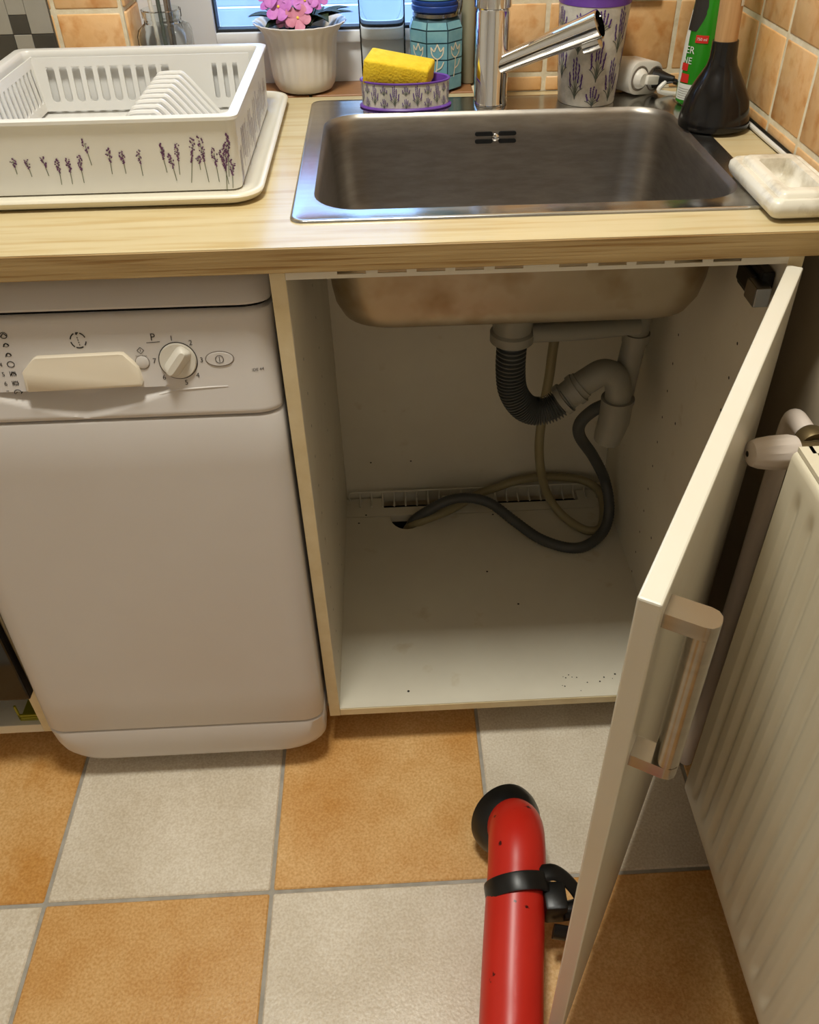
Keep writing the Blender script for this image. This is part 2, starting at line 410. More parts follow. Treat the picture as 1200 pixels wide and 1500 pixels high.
# ================================================================== WORKTOP AND SINK
wt = thing('worktop', 'light oak laminate kitchen worktop with the steel sink set into it', 'worktop', (-.3, -.01, .889))
hx0, hx1, hy0, hy1 = .034, .572, .070, .478
g = G(); xs = [-1.35, hx0, hx1, RW - .010]; ys = [-.0085, hy0, hy1, BW - .008]
for i in range(3):
    for j in range(3):
        if (i, j) != (1, 1): g.box(xs[i], xs[i + 1], ys[j], ys[j + 1], .889, CT)
bm = bmesh.new(); me = bpy.data.meshes.new('x'); me.from_pydata([tuple(v) for v in g.V], [], g.F); bm.from_mesh(me)
bmesh.ops.remove_doubles(bm, verts=bm.verts, dist=1e-6)
seen = {}
for f in list(bm.faces):
    k = tuple(round(c, 5) for c in f.calc_center_median()); seen.setdefault(k, []).append(f)
bmesh.ops.delete(bm, geom=[f for v in seen.values() if len(v) > 1 for f in v], context='FACES')
bm.verts.index_update(); V = [v.co.copy() for v in bm.verts]; F = [[v.index for v in f.verts] for f in bm.faces]; bm.free()
mk('board', V, F, M_wood, wt)
g = G().bbox(-1.35, RW - .010, -.0100, -.0080, .889, CT - .0006, .0008, 1); g.build('front_edge', M_woodedge, wt)

sk = thing('kitchen_sink', 'brushed steel single-bowl kitchen sink set into the worktop', 'sink', (.304, .296, .746))
n = 8
def bowl_loops(o):
    L = []
    for (ins, z, r) in ((-.000, CT + .0022, .055), (.0035, CT - .001, .053), (.006, CT - .006, .052), (.008, .88, .052), (.0125, .80, .054), (.016, .775, .056), (.024, .757, .056), (.036, .749, .052), (.052, .7465, .045), (.09, .745, .04)):
        i = ins - o; L.append(rrect(.046 + i, .559 - i, .086 + i, .463 - i, r + o * .5, z - (o if z < .76 else 0), n))
    return L
rim = [rrect(.022, .5855, .055, .537, .016, CT + .0003, n), rrect(.0222, .5853, .0552, .5368, .016, CT + .0018, n), rrect(.0245, .583, .0575, .5345, .0145, CT + .0036, n),
       rrect(.028, .580, .061, .531, .013, CT + .0026, n), rrect(.040, .565, .080, .469, .060, CT + .0026, n)] + [bowl_loops(0)[0]]
G().loft(rim, False, False).build('rim', M_steel, sk, smooth=True, angle=60)
L = bowl_loops(0); G().loft(L[:], False, True).build('bowl', M_steel_bowl, sk, smooth=True, angle=50)
L = bowl_loops(.0018); G().loft(L[2:], False, True).build('bowl_underside', M_steel_raw, sk, smooth=True, angle=50)
# overflow: four slots and a screw on the back wall of the bowl, and the strainer in the bottom
for dx in (-.018, .018):
    for dz in (-.0055, .0055):
        g = G(); cx, cz = .302 + dx, .8835 + dz
        g.loft([[(cx + a * .0105 + b, .4555, cz + c) for a, b, c in [(1, .003 * math.cos(t), .003 * math.sin(t)) for t in [math.radians(-90 + 30 * q) for q in range(7)]] + [(-1, .003 * math.cos(t), .003 * math.sin(t)) for t in [math.radians(90 + 30 * q) for q in range(7)]]],
                [(cx + a * .0105 + b, .4526, cz + c) for a, b, c in [(1, .003 * math.cos(t), .003 * math.sin(t)) for t in [math.radians(-90 + 30 * q) for q in range(7)]] + [(-1, .003 * math.cos(t), .003 * math.sin(t)) for t in [math.radians(90 + 30 * q) for q in range(7)]]]]).build('overflow_slot', M_dark, sk)
g = G().lathe([(.0001, .0045), (.003, .004), (.0055, .0022), (.006, 0)], (.302, .4535, .8835), 20, (0, -1, 0)); g.build('overflow_screw', M_chrome, sk, smooth=True)
g = G().lathe([(.0001, .003), (.02, .004), (.034, .002), (.043, .0015), (.045, 0)], (.303, .27, .7455), 32); g.build('strainer', M_steel, sk, smooth=True)

# ---- mixer tap
fa = thing('mixer_tap', 'chrome single-lever mixer tap standing behind the sink bowl', 'tap', (.297, .498, CT + .0026))
bx, by, bz = .297, .498, CT + .003
G().lathe([(.0001, 0), (.0262, 0), (.0262, .004), (.0250, .007), (.0250, .125), (.0240, .127), (.0240, .130), (.0268, .132), (.0272, .150), (.0268, .168), (.024, .176), (.0001, .178)], (bx, by, bz), 40).build('body', M_chrome, fa, smooth=True)
A = Vector((bx + .012, by - .010, bz + .056)); B = Vector((.437, .424, 1.041))
dv = (B - A).normalized()
g = G(); g.tube([A, A.lerp(B, .35), A.lerp(B, .8), B], [.0140, .0155, .0180, .0192], 20, False, 4)
g.tube([B, B - dv * .02, B - dv * .03], [.0172, .0165, .001], 20, False, 1)
g.build('spout', M_chrome, fa, smooth=True)
g = G(); g.lathe([(.0192, 0), (.0172, .001)], B, 20, dv); g.build('spout_lip', M_chrome, fa, smooth=True)
g = G(); c0 = B - dv * .013 + Vector((.004, 0, -.022)); g.lathe([(.0001, .012), (.0095, .012), (.0105, .0), (.0095, -.012), (.0001, -.013)], c0, 20, (dv.x, dv.y, dv.z)); g.build('aerator', M_chrome, fa, smooth=True)
lv = G(); lv.tube([(bx, by, bz + .172), (bx + .005, by - .05, bz + .20), (bx + .01, by - .12, bz + .225)], [.009, .008, .006], 12); lv.build('lever', M_chrome, fa, smooth=True)

# ================================================================== SINK CABINET
ZB, ZT, TP, DD = .079, .888, .018, .5575
cb = thing('sink_cabinet', 'white base cabinet under the sink with its door swung open', 'cabinet', (.3, .28, ZB))
def panel(name, x0, x1, y0, y1, z0, z1, m, par): return G().bbox(x0, x1, y0, y1, z0, z1, .0006, 1).build(name, m, par)
for x0, x1 in ((.0, TP), (.6 - TP, .6)):
    p = panel('side_panel', x0, x1, .0012, .572, ZB, ZT, M_mela, cb)
    panel('edge_band', x0 + .0002, x1 - .0002, -.0002, .0014, ZB + .0002, ZT - .0002, M_medge, p)
# bottom panel with the pipe hole and the ventilation slot cut out (grid with gaps)
def plate_with_holes(name, xs, ys, gone, z0, z1, m, par):
    g = G()
    for i in range(len(xs) - 1):
        for j in range(len(ys) - 1):
            if (i, j) not in gone: g.box(xs[i], xs[i + 1], ys[j], ys[j + 1], z0, z1)
    return g.build(name, m, par)
bp_ = plate_with_holes('bottom_panel', [TP, .6 - TP], [.0014, .443], set(), ZB, ZB + TP, M_mela, cb)
# strip round the half-round pipe hole
hx, hy, hr = .147, .487, .036
arc = [(hx + hr * math.cos(math.radians(a)), hy + .042 * math.sin(math.radians(a))) for a in range(180, 361, 15)]
g = G(); g.zprism([(TP, .443)] + [(TP, .489)] + [(hx - hr, hy)] + arc[1:7] + [(hx, .443)], ZB, ZB + TP)
g.zprism([(hx, .443)] + arc[6:] + [(.6 - TP, .489), (.6 - TP, .443)], ZB, ZB + TP); g.build('bottom_strip', M_mela, bp_)
g = G(); g.box(TP, .6 - TP, .4905, .517, ZB, ZB + TP); g.box(TP, .098, .517, .55, ZB, ZB + TP); g.box(.225, .345, .517, .55, ZB, ZB + TP); g.box(.52, .6 - TP, .517, .55, ZB, ZB + TP); g.build('rear_strip', M_mela, bp_)
panel('edge_band', TP + .0004, .6 - TP - .0004, -.0002, .0014, ZB + .001, ZB + TP - .001, M_medge, bp_)
panel('back_panel', TP, .6 - TP, DD, DD + .006, ZB, ZT - .06, M_mela, cb)
G().box(TP, .6 - TP, .480, .553, ZB - .012, ZB - .008).build('shade_sheet', M_dark, cb)  # black sheet added below the floor openings, standing in for shade
# ventilation strip with slots under the worktop front
st = [.075, .120, .163, .206, .250, .322, .366, .409, .452, .496]
xs = [TP] + [v for s_ in st for v in (s_, s_ + .032)] + [.6 - TP]
plate_with_holes('vent_strip', xs, [0, .002], set(), .8765, .8812, M_door, cb)
g = G()
for i in range(0, len(xs) - 1, 2): g.box(xs[i], xs[i + 1], 0, .002, .8812, .8855)
g.box(TP, .6 - TP, 0, .002, .8855, .8885); g.build('vent_strip_web', M_door, cb)
# white wire grille lying against the back wall
g = G(); zt = .1185
g.tube([(.024, .545, ZB + TP), (.024, .545, zt - .006), (.030, .545, zt), (.05, .545, zt)], .0018, 6, True, 4)
g.tube([(.05, .545, zt), (.574, .545, zt)], .0024, 6, True, 1)
for k in range(23):
    x = .0475 + k * .0245
    g.tube([(x, .545, zt), (x, .5445, zt - .014), (x, .540, ZB + TP + .001), (x, .520, ZB + TP + .0016)], .0021, 6, True, 2)
g.build('vent_grille', M_door, cb, smooth=True)
# peg holes
g = G()
for k in range(13):
    z = .105 + k * .0522
    for y in (.2855, .075):
        g.lathe([(.0001, 0), (.0024, 0)], (.5818, y, z), 8, (-1, 0, 0)); g.lathe([(.0001, 0), (.0024, 0)], (.0182, y, z), 8, (1, 0, 0))
for k in (3, 8): g.lathe([(.0001, 0), (.0026, 0)], (.5818, .2243, .1 + k * .05), 8, (-1, 0, 0))
for x, y in ((.045, .47), (.060, .495), (.30, .31), (.35, .22), (.135, .03), (.33, .48)): g.lathe([(.0001, 0), (.0022, 0)], (x, y, ZB + TP + .0003), 8)
for x, z in ((.075, .19), (.16, .19)): g.lathe([(.0001, 0), (.002, 0)], (x, DD - .0003, z), 8, (0, -1, 0))
rng = random.Random(21)
for k in range(16): g.lathe([(.0001, 0), (rng.uniform(.0006, .0018), 0)], (rng.uniform(.40, .53), rng.uniform(.012, .05), ZB + TP + .0003), 7)
o = g.build('peg_holes', M_ink, cb, kind='stuff')
# hinges
for z in (.835, .17):
    g = G(); g.bbox(.566, .5815, .018, .088, z - .022, z + .022, .003); g.bbox(.560, .570, .03, .080, z - .013, z + .013, .003); hg = g.build('hinge', M_black, cb)
    g = G(); g.bbox(.553, .572, -.002, .03, z - .012, z + .012, .002); g.build('hinge_arm', M_wire, hg)
# door, swung open
F0 = Vector((.3046, -.5066, 0)); dD = Vector((.507, .862, 0)).normalized(); nO = Vector((.862, -.507, 0)).normalized()
def dpt(s_, t_, z): return F0 + dD * s_ + nO * t_ + Vector((0, 0, z))       # s along door from the free edge, t outwards
def dbox(g, s0, s1, t0, t1, z0, z1, b):
    q = G().bbox(s0, s1, t0, t1, z0, z1, b); q.V = [dpt(v.x, v.y, v.z) for v in q.V]; g.add(q.V, q.F); return g
door = dbox(G(), 0, .573, -.0175, 0, .083, .8775, .0018).build('door', M_door, cb)
# handle: flat bar on two posts
s0 = .0265
hdo = None
poly = [(-.0105, 0), (.0105, 0), (.0105, .028), (.0092, .0335), (.0055, .037), (0, .038), (-.0055, .037), (-.0092, .0335), (-.0105, .028)]
q = G()
V = []; F = []
zz = [(.6715, .6855), (.8405, .8545)]
L = []
for z in (.6856, .8404): L.append([dpt(s0 + .0105 * math.cos(a), .0275 + .0105 * math.sin(a), z) for a in [2 * PI * k / 20 for k in range(20)]])
hdo = G().loft(L).build('handle', M_handle, door, smooth=True)
for z0, z1 in zz:
    q = G().zprism(poly, z0, z1); q.V = [dpt(s0 + v.x, v.y, v.z) for v in q.V]; q.build('handle_post', M_handle, door, smooth=True)

# ================================================================== PLUMBING IN THE CABINET
wp = thing('waste_pipe', 'grey plastic sink waste pipe with corrugated bend under the bowl', 'waste pipe', (.40, .28, .42))
G().lathe([(.044, .745), (.044, .715), (.036, .705), (.030, .66), (.030, .648)], (.316, .27, 0), 28).build('basket_body', M_pipe, wp, smooth=True)
G().lathe([(.0001, .634), (.028, .634), (.034, .638), (.034, .652), (.030, .656)], (.316, .27, 0), 28).build('flange', M_pipe, wp, smooth=True)
def cor(i, L): return 1.0 + .11 * (1 if (i % 4) < 2 else -1)
G().tube([(.3165, .27, .640), (.3167, .27, .586), (.3225, .27, .545), (.340, .27, .515), (.362, .27, .5035), (.387, .27, .508), (.414, .275, .525)], .0215, 20, True, 28, cor).build('corrugated_bend', M_corr, wp, smooth=True, angle=40)
G().tube([(.345, .27, .648), (.43, .275, .647), (.515, .285, .648)], .0150, 18, True, 6).build('arm', M_pipe, wp, smooth=True)
def coupling(g, a, b, r): g.tube([a, b], r, 24, True, 1)
g = G(); g.tube([(.410, .276, .523), (.436, .279, .546)], .0235, 22, True, 1); g.build('coupling_nut', M_pipe, wp, smooth=True)
g = G(); g.tube([(.404, .276, .518), (.411, .276, .524)], .027, 22, True, 1); g.tube([(.424, .278, .535), (.431, .278, .541)], .0265, 22, True, 1); g.build('collar', M_pipe, wp, smooth=True)
G().tube([(.425, .279, .537), (.446, .280, .553), (.468, .281, .566), (.488, .282, .558), (.498, .283, .535), (.5005, .284, .50)], .0215, 22, True, 7).build('elbow', M_pipe, wp, smooth=True)
G().tube([(.5003, .284, .512), (.4995, .284, .47), (.494, .284, .440), (.4925, .284, .428)], [.0262, .0262, .024, .0225], 22, True, 1).build('socket', M_pipe, wp, smooth=True)
g = G(); g.tube([(.5005, .284, .508), (.5004, .284, .514)], .0275, 22, True, 1); g.build('socket_ring', M_pipe, wp, smooth=True)
G().tube([(.519, .296, .665), (.518, .298, .62), (.514, .300, .56), (.510, .300, .49)], .019, 18, True, 4).build('riser', M_pipe, wp, smooth=True)
g = G(); g.tube([(.5182, .297, .628), (.518, .297, .612)], .0215, 18, True, 1); g.build('riser_ring', M_pipe, wp, smooth=True)

tag(G().tube([(.5975 - .03, .44, .72), (.566, .425, .60), (.560, .41, .53), (.545, .38, .48), (.525, .345, .45)], .0095, 12, True, 8).build('overflow_hose', M_hosedark, None, smooth=True), 'thin dark hose running up the cabinet wall behind the waste pipe', 'hose')
tag(G().tube([(.430, .44, .68), (.4208, .45, .5288), (.4178, .45, .4577), (.4121, .45, .3825), (.4101, .45, .3023), (.4185, .452, .2339), (.436, .462, .17), (.4587, .4528, .13), (.4847, .4285, .114), (.5151, .4045, .1095), (.5445, .4090, .1095), (.562, .4577, .116), (.560, .5050, .128), (.5256, .532, .14), (.4519, .5368, .148), (.3925, .5361, .143), (.3484, .5330, .130), (.3021, .5221, .120), (.2397, .4843, .112), (.1802, .4607, .106), (.150, .468, .082), (.142, .470, .050)], .0092, 12, True, 8).build('supply_hose', M_hose, None, smooth=True), 'smooth beige water hose looped on the cabinet floor', 'hose')
tag(G().tube([(.4905, .30, .492), (.4730, .325, .462), (.4624, .36, .4115), (.4761, .40, .3517), (.5155, .432, .2796), (.5520, .452, .2013), (.5604, .4221, .155), (.5463, .3890, .122), (.5071, .3606, .1085), (.4649, .3572, .1085), (.4141, .3868, .1095), (.3709, .4300, .118), (.3249, .4690, .136), (.2824, .4790, .146), (.2393, .4790, .144), (.1956, .4690, .128), (.160, .4700, .096), (.148, .474, .055)], .0108, 14, True, 18, lambda i, L: 1 + .05 * (1 if i % 2 else -1)).build('drain_hose', M_hosedark, None, smooth=True, angle=80), 'dark ribbed drain hose curling from the waste pipe to the floor hole', 'hose')

# ================================================================== DISHWASHER
dw = thing('dishwasher', 'white slimline freestanding dishwasher between the sink cabinet and the oven unit', 'dishwasher', (-.2275, .25, .0))
DX0, DX1 = -.449, -.0055
def yface(z):      # front face, leaning back a little towards the top
    K = [(.0, -.046), (.13, -.044), (.40, -.030), (.70, -.014), (.715, -.014), (.83, .010), (.845, .014), (.875, .034), (.9, .04)]
    for (a, u), (b, v) in zip(K, K[1:]):
        if z <= b: return u + (v - u) * (z - a) / (b - a)
    return K[-1][1]
def plan(z, r, inset=0, push=0, n=7):
    y = yface(z) + push; x0, x1 = DX0 + inset, DX1 - inset; P_ = []
    for k in range(n + 1):
        a = PI / 2 * k / n; P_.append((x0 + r - r * math.cos(a), y + r * .55 - r * .55 * math.sin(a), z))
    for k in range(n + 1):
        a = PI / 2 * (1 - k / n); P_.append((x1 - r + r * math.cos(a), y + r * .55 - r * .55 * math.sin(a), z))
    return P_ + [(x1, .06, z), (x0, .06, z)]
G().bbox(DX0 + .006, DX1 - .006, .05, .55, .02, .872, .006).build('body', M_dw, dw)
for x in (DX0 + .05, DX1 - .05):
    for y in (.08, .50): G().lathe([(.0001, 0), (.016, 0), (.016, .006), (.007, .008), (.007, .03), (.0001, .03)], (x, y, 0), 14).build('foot', M_black, dw, smooth=True)
G().loft([plan(.840, .034, .003, .004), plan(.8415, .034, .0012, .001), plan(.844, .034), plan(.862, .034), plan(.871, .034, .002, .004), plan(.8745, .034, .008, .012)]).build('top_lid', M_dw, dw, smooth=True)
G().loft([plan(.10, .03, .007, .010), plan(.50, .03, .007, .010), plan(.843, .03, .007, .010)]).build('gap_shade', M_dark, dw, smooth=True)  # black core behind the panels paints the shade in their gaps
# control panel: dense grid with the finger scoop pressed into it
CX, CZ0, CZ1 = -.2390, .7095, .8345
def scoop(x, z):
    dx = abs(x - CX)
    if dx > .115: return 0
    zv = .7130 + .031 * (dx / .112) ** 1.15
    if z < zv or z > (.768 if -.292 < x < -.169 else .7465): return 0
    return .014 * min(1, (z - zv) / .022) ** .8 * min(1, (.115 - dx) / .02)
def ppt(x, z, off=0):
    r = .034; y = yface(z)
    for ex, s_ in ((DX0, 1), (DX1, -1)):
        d_ = (x - ex) * s_
        if d_ < r: y += .55 * (r - math.sqrt(max(0, r * r - (r - d_) ** 2)))
    y += scoop(x, z)
    return Vector((x, y - off, z))
nx, nz = 150, 44
cx_ = [DX0 + (DX1 - DX0) * (.5 - .5 * math.cos(PI * i / nx)) * .35 + (DX1 - DX0) * (i / nx) * .65 for i in range(nx + 1)]
V = []; F = []
for j in range(nz + 1):
    z = CZ0 + (CZ1 - CZ0) * j / nz; e = min(j, nz - j); of = {0: .0025, 1: .0006}.get(e, 0)
    for x in cx_: V.append(ppt(x, z) + Vector((0, of, 0)))
for j in range(nz):
    for i in range(nx): a = j * (nx + 1) + i; F.append((a, a + 1, a + nx + 2, a + nx + 1))
n0 = len(V)     # back rim closes the shell
edge = [j * (nx + 1) for j in range(nz + 1)] + [nz * (nx + 1) + i for i in range(1, nx + 1)] + [j * (nx + 1) + nx for j in range(nz - 1, -1, -1)] + [i for i in range(nx - 1, 0, -1)]
V += [Vector((V[i].x, .055, V[i].z)) for i in edge]; m_ = len(edge)
F += [(edge[k], edge[(k + 1) % m_], n0 + (k + 1) % m_, n0 + k) for k in range(m_)]
cp = mk('control_panel', V, F, M_dw, dw, smooth=True, angle=50)
def psurf(u, v): return ppt(u, v), Vector((0, -.98, .2))
# raised rib running off the scoop to the right
g = G(); g.tube([ppt(-.148, .7385, -.0005), ppt(-.124, .7440, -.0002), ppt(-.09, .7460, -.0002), ppt(-.065, .7465, -.0006)], .0011, 8, True, 6); g.build('rib', M_dw, dw, smooth=True)
# handle flap
poly = [(-.2985, .7545), (-.2982, .7760), (-.2845, .7895), (-.2800, .7918), (-.1845, .7932), (-.1800, .7925), (-.1650, .7760), (-.1632, .7570), (-.1650, .7545), (-.2965, .7525)]
hp = []
for k, (x, z) in enumerate(poly): hp.append((x, z))
nn = len(hp); V = []
for off, ins in ((-.002, 0), (.016, 0), (.0185, .0022)):
    for x, z in hp:
        xx = x + (-.231 - x) * ins / .06; zz = z + (.773 - z) * ins / .02
        t_ = (.793 - z) / .041
        V.append((xx, (.004 if off < 0 else -.003 - off * (.12 + .55 * t_)), zz))
F = [(r_ * nn + k, r_ * nn + (k + 1) % nn, (r_ + 1) * nn + (k + 1) % nn, (r_ + 1) * nn + k) for r_ in range(2) for k in range(nn)] + [tuple(2 * nn + k for k in range(nn)), tuple(range(nn))]
mk('handle', V, F, M_dwh, dw, smooth=True, angle=40)
# knob with grip
KX, KZ = -.1190, .7800
kc = ppt(KX, KZ); kax = Vector((0, -.98, .2)).normalized()
kn = G().lathe([(.0215, -.002), (.0215, .002), (.0205, .0035), (.0001, .004)], kc, 40, kax).build('knob', M_plastic_w, dw, smooth=True)
q = Vector((0, 0, 1)).rotation_difference(kax); gx = Vector((math.cos(math.radians(52)), 0, math.sin(math.radians(52)))); gx = (gx - kax * gx.dot(kax)).normalized(); gy = kax.cross(gx)
L = []
for h, w_, l_ in ((.003, .0105, .0195), (.006, .0092, .0190), (.012, .0055, .0178), (.014, .0035, .016)):
    L.append([kc + kax * h + gx * (l_ * (1 if abs(math.cos(a)) > .99 else 1) * (abs(math.cos(a)) ** .45) * (1 if math.cos(a) > 0 else -1)) + gy * (w_ * (abs(math.sin(a)) ** .6) * (1 if math.sin(a) > 0 else -1)) for a in [2 * PI * (k + .5) / 24 for k in range(24)]])
G().loft(L).build('knob_grip', M_plastic_w, kn, smooth=True)
g = G(); ring(g, lambda u, v: (kc + Vector((u, 0, 0)) + Vector((0, .2, .98)) * v, kax), 0, 0, .0222, .0222, .0010, off=.0006, n=48); g.build('knob_outline', M_ink, dw)
G().lathe([(.0075, -.001), (.0075, .0012), (.0066, .0018), (.0001, .0018)], ppt(-.1605, .7795), 24, kax).build('start_button', M_dw, dw, smooth=True)
g = G(); ring(g, psurf, -.1605, .7795, .0082, .0082, .0005); g.build('button_outline', M_ink_soft, dw); g = G(); ring(g, psurf, -.0705, .7805, .0166, .0088, .0008); g.build('button_outline', M_ink_soft, dw)
b_ = [ppt(-.0705 + .0155 * math.cos(a), .7805 + .0078 * math.sin(a), .0014) for a in [2 * PI * k / 30 for k in range(30)]]
b2 = [p + Vector((0, .003, 0)) for p in [ppt(-.0705 + .016 * math.cos(a), .7805 + .0083 * math.sin(a)) for a in [2 * PI * k / 30 for k in range(30)]]]
G().loft([b2, b_]).build('power_button', M_dw, dw, smooth=True, angle=30)
# printing on the panel
g = G()
for ch, a in (('1', 98), ('2', 50), ('3', 0), ('4', -42), ('5', -78), ('6', -135), ('7', 178)):
    text(g, psurf, ch, KX + .0272 * math.cos(math.radians(a)), KZ + .0272 * math.sin(math.radians(a)), .0085)
text(g, psurf, 'P', -.1435, .8090, .0120); stroke(g, psurf, [(-.1520, .8025), (-.145, .8027), (-.1365, .8030)], .0007)
sp2 = lambda u, v: (psurf(u, v)[0] + Vector((0, -.0015, 0)), psurf(u, v)[1])
ring(g, sp2, -.0705, .7805, .0046, .0046, .0007); stroke(g, sp2, [(-.0705, .7775), (-.0705, .7805), (-.0705, .7838)], .0007)
for a0, a1 in ((20, 70), (80, 100), (115, 170), (190, 235), (245, 300), (318, 350)): ring(g, psurf, -.2290, .8080, .0088, .0088, .0014, a0, a1)
blob(g, psurf, -.2297, .8155, .0011, .0011, 0, n=8)
for k in range(4): blob(g, psurf, -.2295 + .0004 * k, .8112 - k * .0028, .0006, .0010, .3, n=6)
stroke(g, psurf, [(-.1645, .7935), (-.1605, .7973)], .0006); stroke(g, psurf, [(-.1605, .7973), (-.1565, .7935)], .0006); stroke(g, psurf, [(-.1565, .7935), (-.1605, .7897)], .0006); stroke(g, psurf, [(-.1605, .7897), (-.1645, .7935)], .0006); stroke(g, psurf, [(-.1605, .7950), (-.1605, .7920)], .0006)
text(g, psurf, 'IDE 44', -.0275, .7655, .0050)
for k in range(1, 8):
    z = .8167 - (k - 1) * .01137; x = -.3235
    text(g, psurf, str(k), x, z, .0075)
    r_ = random.Random(k)
    if k in (1, 4, 7): ring(g, psurf, x + .0115, z, .0040, .0034, .0009)
    if k in (1, 2, 3, 5): stroke(g, psurf, [(x + .008, z - .002), (x + .0115, z + .002), (x + .015, z - .001)], .0012)
    if k in (5, 6): 
        for d_ in range(4): stroke(g, psurf, [(x + .008 + d_ * .002, z - .003), (x + .008 + d_ * .002, z + .003)], .0008)
    if k in (2, 3, 6): ring(g, psurf, x + .0118, z, .003, .002, .0006)
g.build('panel_print', M_ink, dw, kind='stuff')
g = G(); text(g, psurf, 'Start / Reset', -.1605, .7873, .0026); g.build('button_caption', M_ink_soft, dw)
G().loft([plan(.1295, .034, .003, .004), plan(.131, .034, .001, .001), plan(.134, .034)] + [plan(.134 + .57 * k / 8, .034) for k in range(1, 8)] + [plan(.7035, .034), plan(.7055, .034, .001, .001), plan(.7068, .034, .003, .004)]).build('door_panel', M_dw, dw, smooth=True)
G().loft([plan(.040, .085, .012, .016), plan(.043, .082, .007, .009), plan(.050, .075, .0035, .004), plan(.065, .062, .001, .001), plan(.085, .05), plan(.1245, .036), plan(.1265, .036, .001, .001), plan(.1280, .036, .003, .004)]).build('kick_plate', M_dw, dw, smooth=True)

# ================================================================== OVEN UNIT (left)
ou = thing('oven_cabinet', 'white base cabinet with open bottom niche left of the dishwasher', 'cabinet', (-.771, .28, .075))
OX0, OX1 = -1.062, -.462
for x0, x1 in ((OX0, OX0 + TP), (OX1 - TP, OX1)):
    p = panel('side_panel', x0, x1, .0012, .572, .075, .885, M_mela, ou); panel('edge_band', x0 + .0002, x1 - .0002, -.0002, .0014, .0752, .8848, M_medge, p)
panel('bottom_panel', OX0 + TP, OX1 - TP, 0, .56, .075, .095, M_mela, ou)
panel('back_panel', OX0 + TP, OX1 - TP, .558, .564, .075, .8, M_mela, ou)
ov = thing('built_in_oven', 'black built-in oven with dark glass door in the oven unit', 'oven', (-.771, .25, .195))
G().box(OX0 + TP + .004, OX1 - TP - .004, .012, .50, .195, .79).build('body', M_black, ov)
G().bbox(OX0 + .004, OX1 - .001, -.020, -.001, .187, .78, .003).build('door', M_glassblack, ov)
G().bbox(OX0 + .004, OX1 - .001, -.020, -.001, .784, .88, .003).build('control_panel', M_black, ov)
g = G(); g.tube([(OX0 + .07, -.055, .74), (OX1 - .08, -.055, .74)], .008, 14, True, 1); g.build('handle', M_handle, ov, smooth=True)
for x in (OX0 + .1, OX1 - .11): G().box(x - .006, x + .006, -.05, -.018, .735, .745).build('handle_post', M_handle, ov)
yc = thing('plastic_crate', 'small yellow plastic crate in the niche under the oven', 'crate', (-.498, .035, .095))
G().bbox(-.516, -.4815, .008, .062, .0955, .0995, .001, 1).build('bottom', M_yellow, yc)
for z0, z1 in ((.1015, .1055), (.1075, .1115)):
    G().box(-.516, -.4815, .008, .011, z0, z1).build('side_rail', M_yellow, yc); G().box(-.516, -.4815, .059, .062, z0, z1).build('side_rail', M_yellow, yc)
for x in (-.516, -.4845):
    for y in (.008, .059): G().box(x, x + .003, y, y + .003, .0995, .135).build('post', M_yellow, yc)
mp_ = thing('mosaic_splashback', 'grey splashback panel with dark square inlays beside the orange tiles', 'splashback', (-.86, .56, CT + .001))
G().box(-1.345, -.354, .563, .568, CT + .001, 1.45).build('backing', M_mos_d, mp_)
def mosq(x0, x1, z0, z1, m): G().bbox(x0, x1, .5605, .5632, z0, z1, .0006, 1).build('tile', m, mp_)
for k in range(4):
    x1 = -.3548 - k * .247; x0 = x1 - .2465
    for r_ in range(3):
        zb_ = CT + .0015 + r_ * .2; zm = zb_ + .0985; q = .026; xa = x1 - .0330; xb = xa - .0260
        mosq(x0, xb - .0005, zb_, zm, M_mos_d); mosq(xa + .0005, x1, zb_, zm, M_mos_d); mosq(xb, xa, zb_, zm - q, M_mos_d); mosq(xb, xa, zm - q + .0005, zm, M_mos_l)
        mosq(x0, xb - .0005, zm + .0008, zb_ + .199, M_mos_l); mosq(xa + .0005, x1, zm + .0008, zb_ + .199, M_mos_l); mosq(xb, xa, zm + .0008, zm + q, M_mos_d); mosq(xb, xa, zm + q + .0005, zb_ + .199, M_mos_l)

# ================================================================== RADIATOR
rd = thing('radiator', 'cream enamelled panel radiator on the wall behind the open door', 'radiator', (.59, -.75, .149))
RX, RY0, RY1, RZ0, RZ1 = .535, -1.45, -.21, .149, .771
pitch = .0333; ncol = 37; per = 8
V = []; F = []; ny = ncol * per; zs = [RZ0, RZ0 + .003, RZ0 + .010] + [RZ0 + .018 + k * .006 for k in range(9)] + [RZ0 + .10 + k * .05 for k in range(9)] + [RZ1 - .066 + k * .006 for k in range(8)] + [RZ1 - .010, RZ1 - .003, RZ1]
zs = sorted(set(round(z, 4) for z in zs))
for z in zs:
    e = min(z - RZ0, RZ1 - z); rnd_ = .004 * (1 - min(1, e / .006)) ** 2
    f = max(0, min(1, (e - .022) / .034)); f = f * f * (3 - 2 * f)
    for i in range(ny + 1):
        y = RY1 - (RY1 - RY0) * i / ny; ph = (i % per) / per
        d_ = .0055 * f * max(0, math.cos(2 * PI * ph)) ** .7 if 2 < i < ny - 2 else 0
        V.append((RX + rnd_ + d_, y, z))
W_ = ny + 1
for j in range(len(zs) - 1):
    for i in range(ny): F.append((j * W_ + i, j * W_ + i + 1, (j + 1) * W_ + i + 1, (j + 1) * W_ + i))
edge = [i for i in range(W_)] + [j * W_ + ny for j in range(1, len(zs))] + [(len(zs) - 1) * W_ + i for i in range(ny - 1, -1, -1)] + [j * W_ for j in range(len(zs) - 2, 0, -1)]
n0 = len(V); V += [(RX + .016, V[i][1], V[i][2]) for i in edge]; m_ = len(edge)
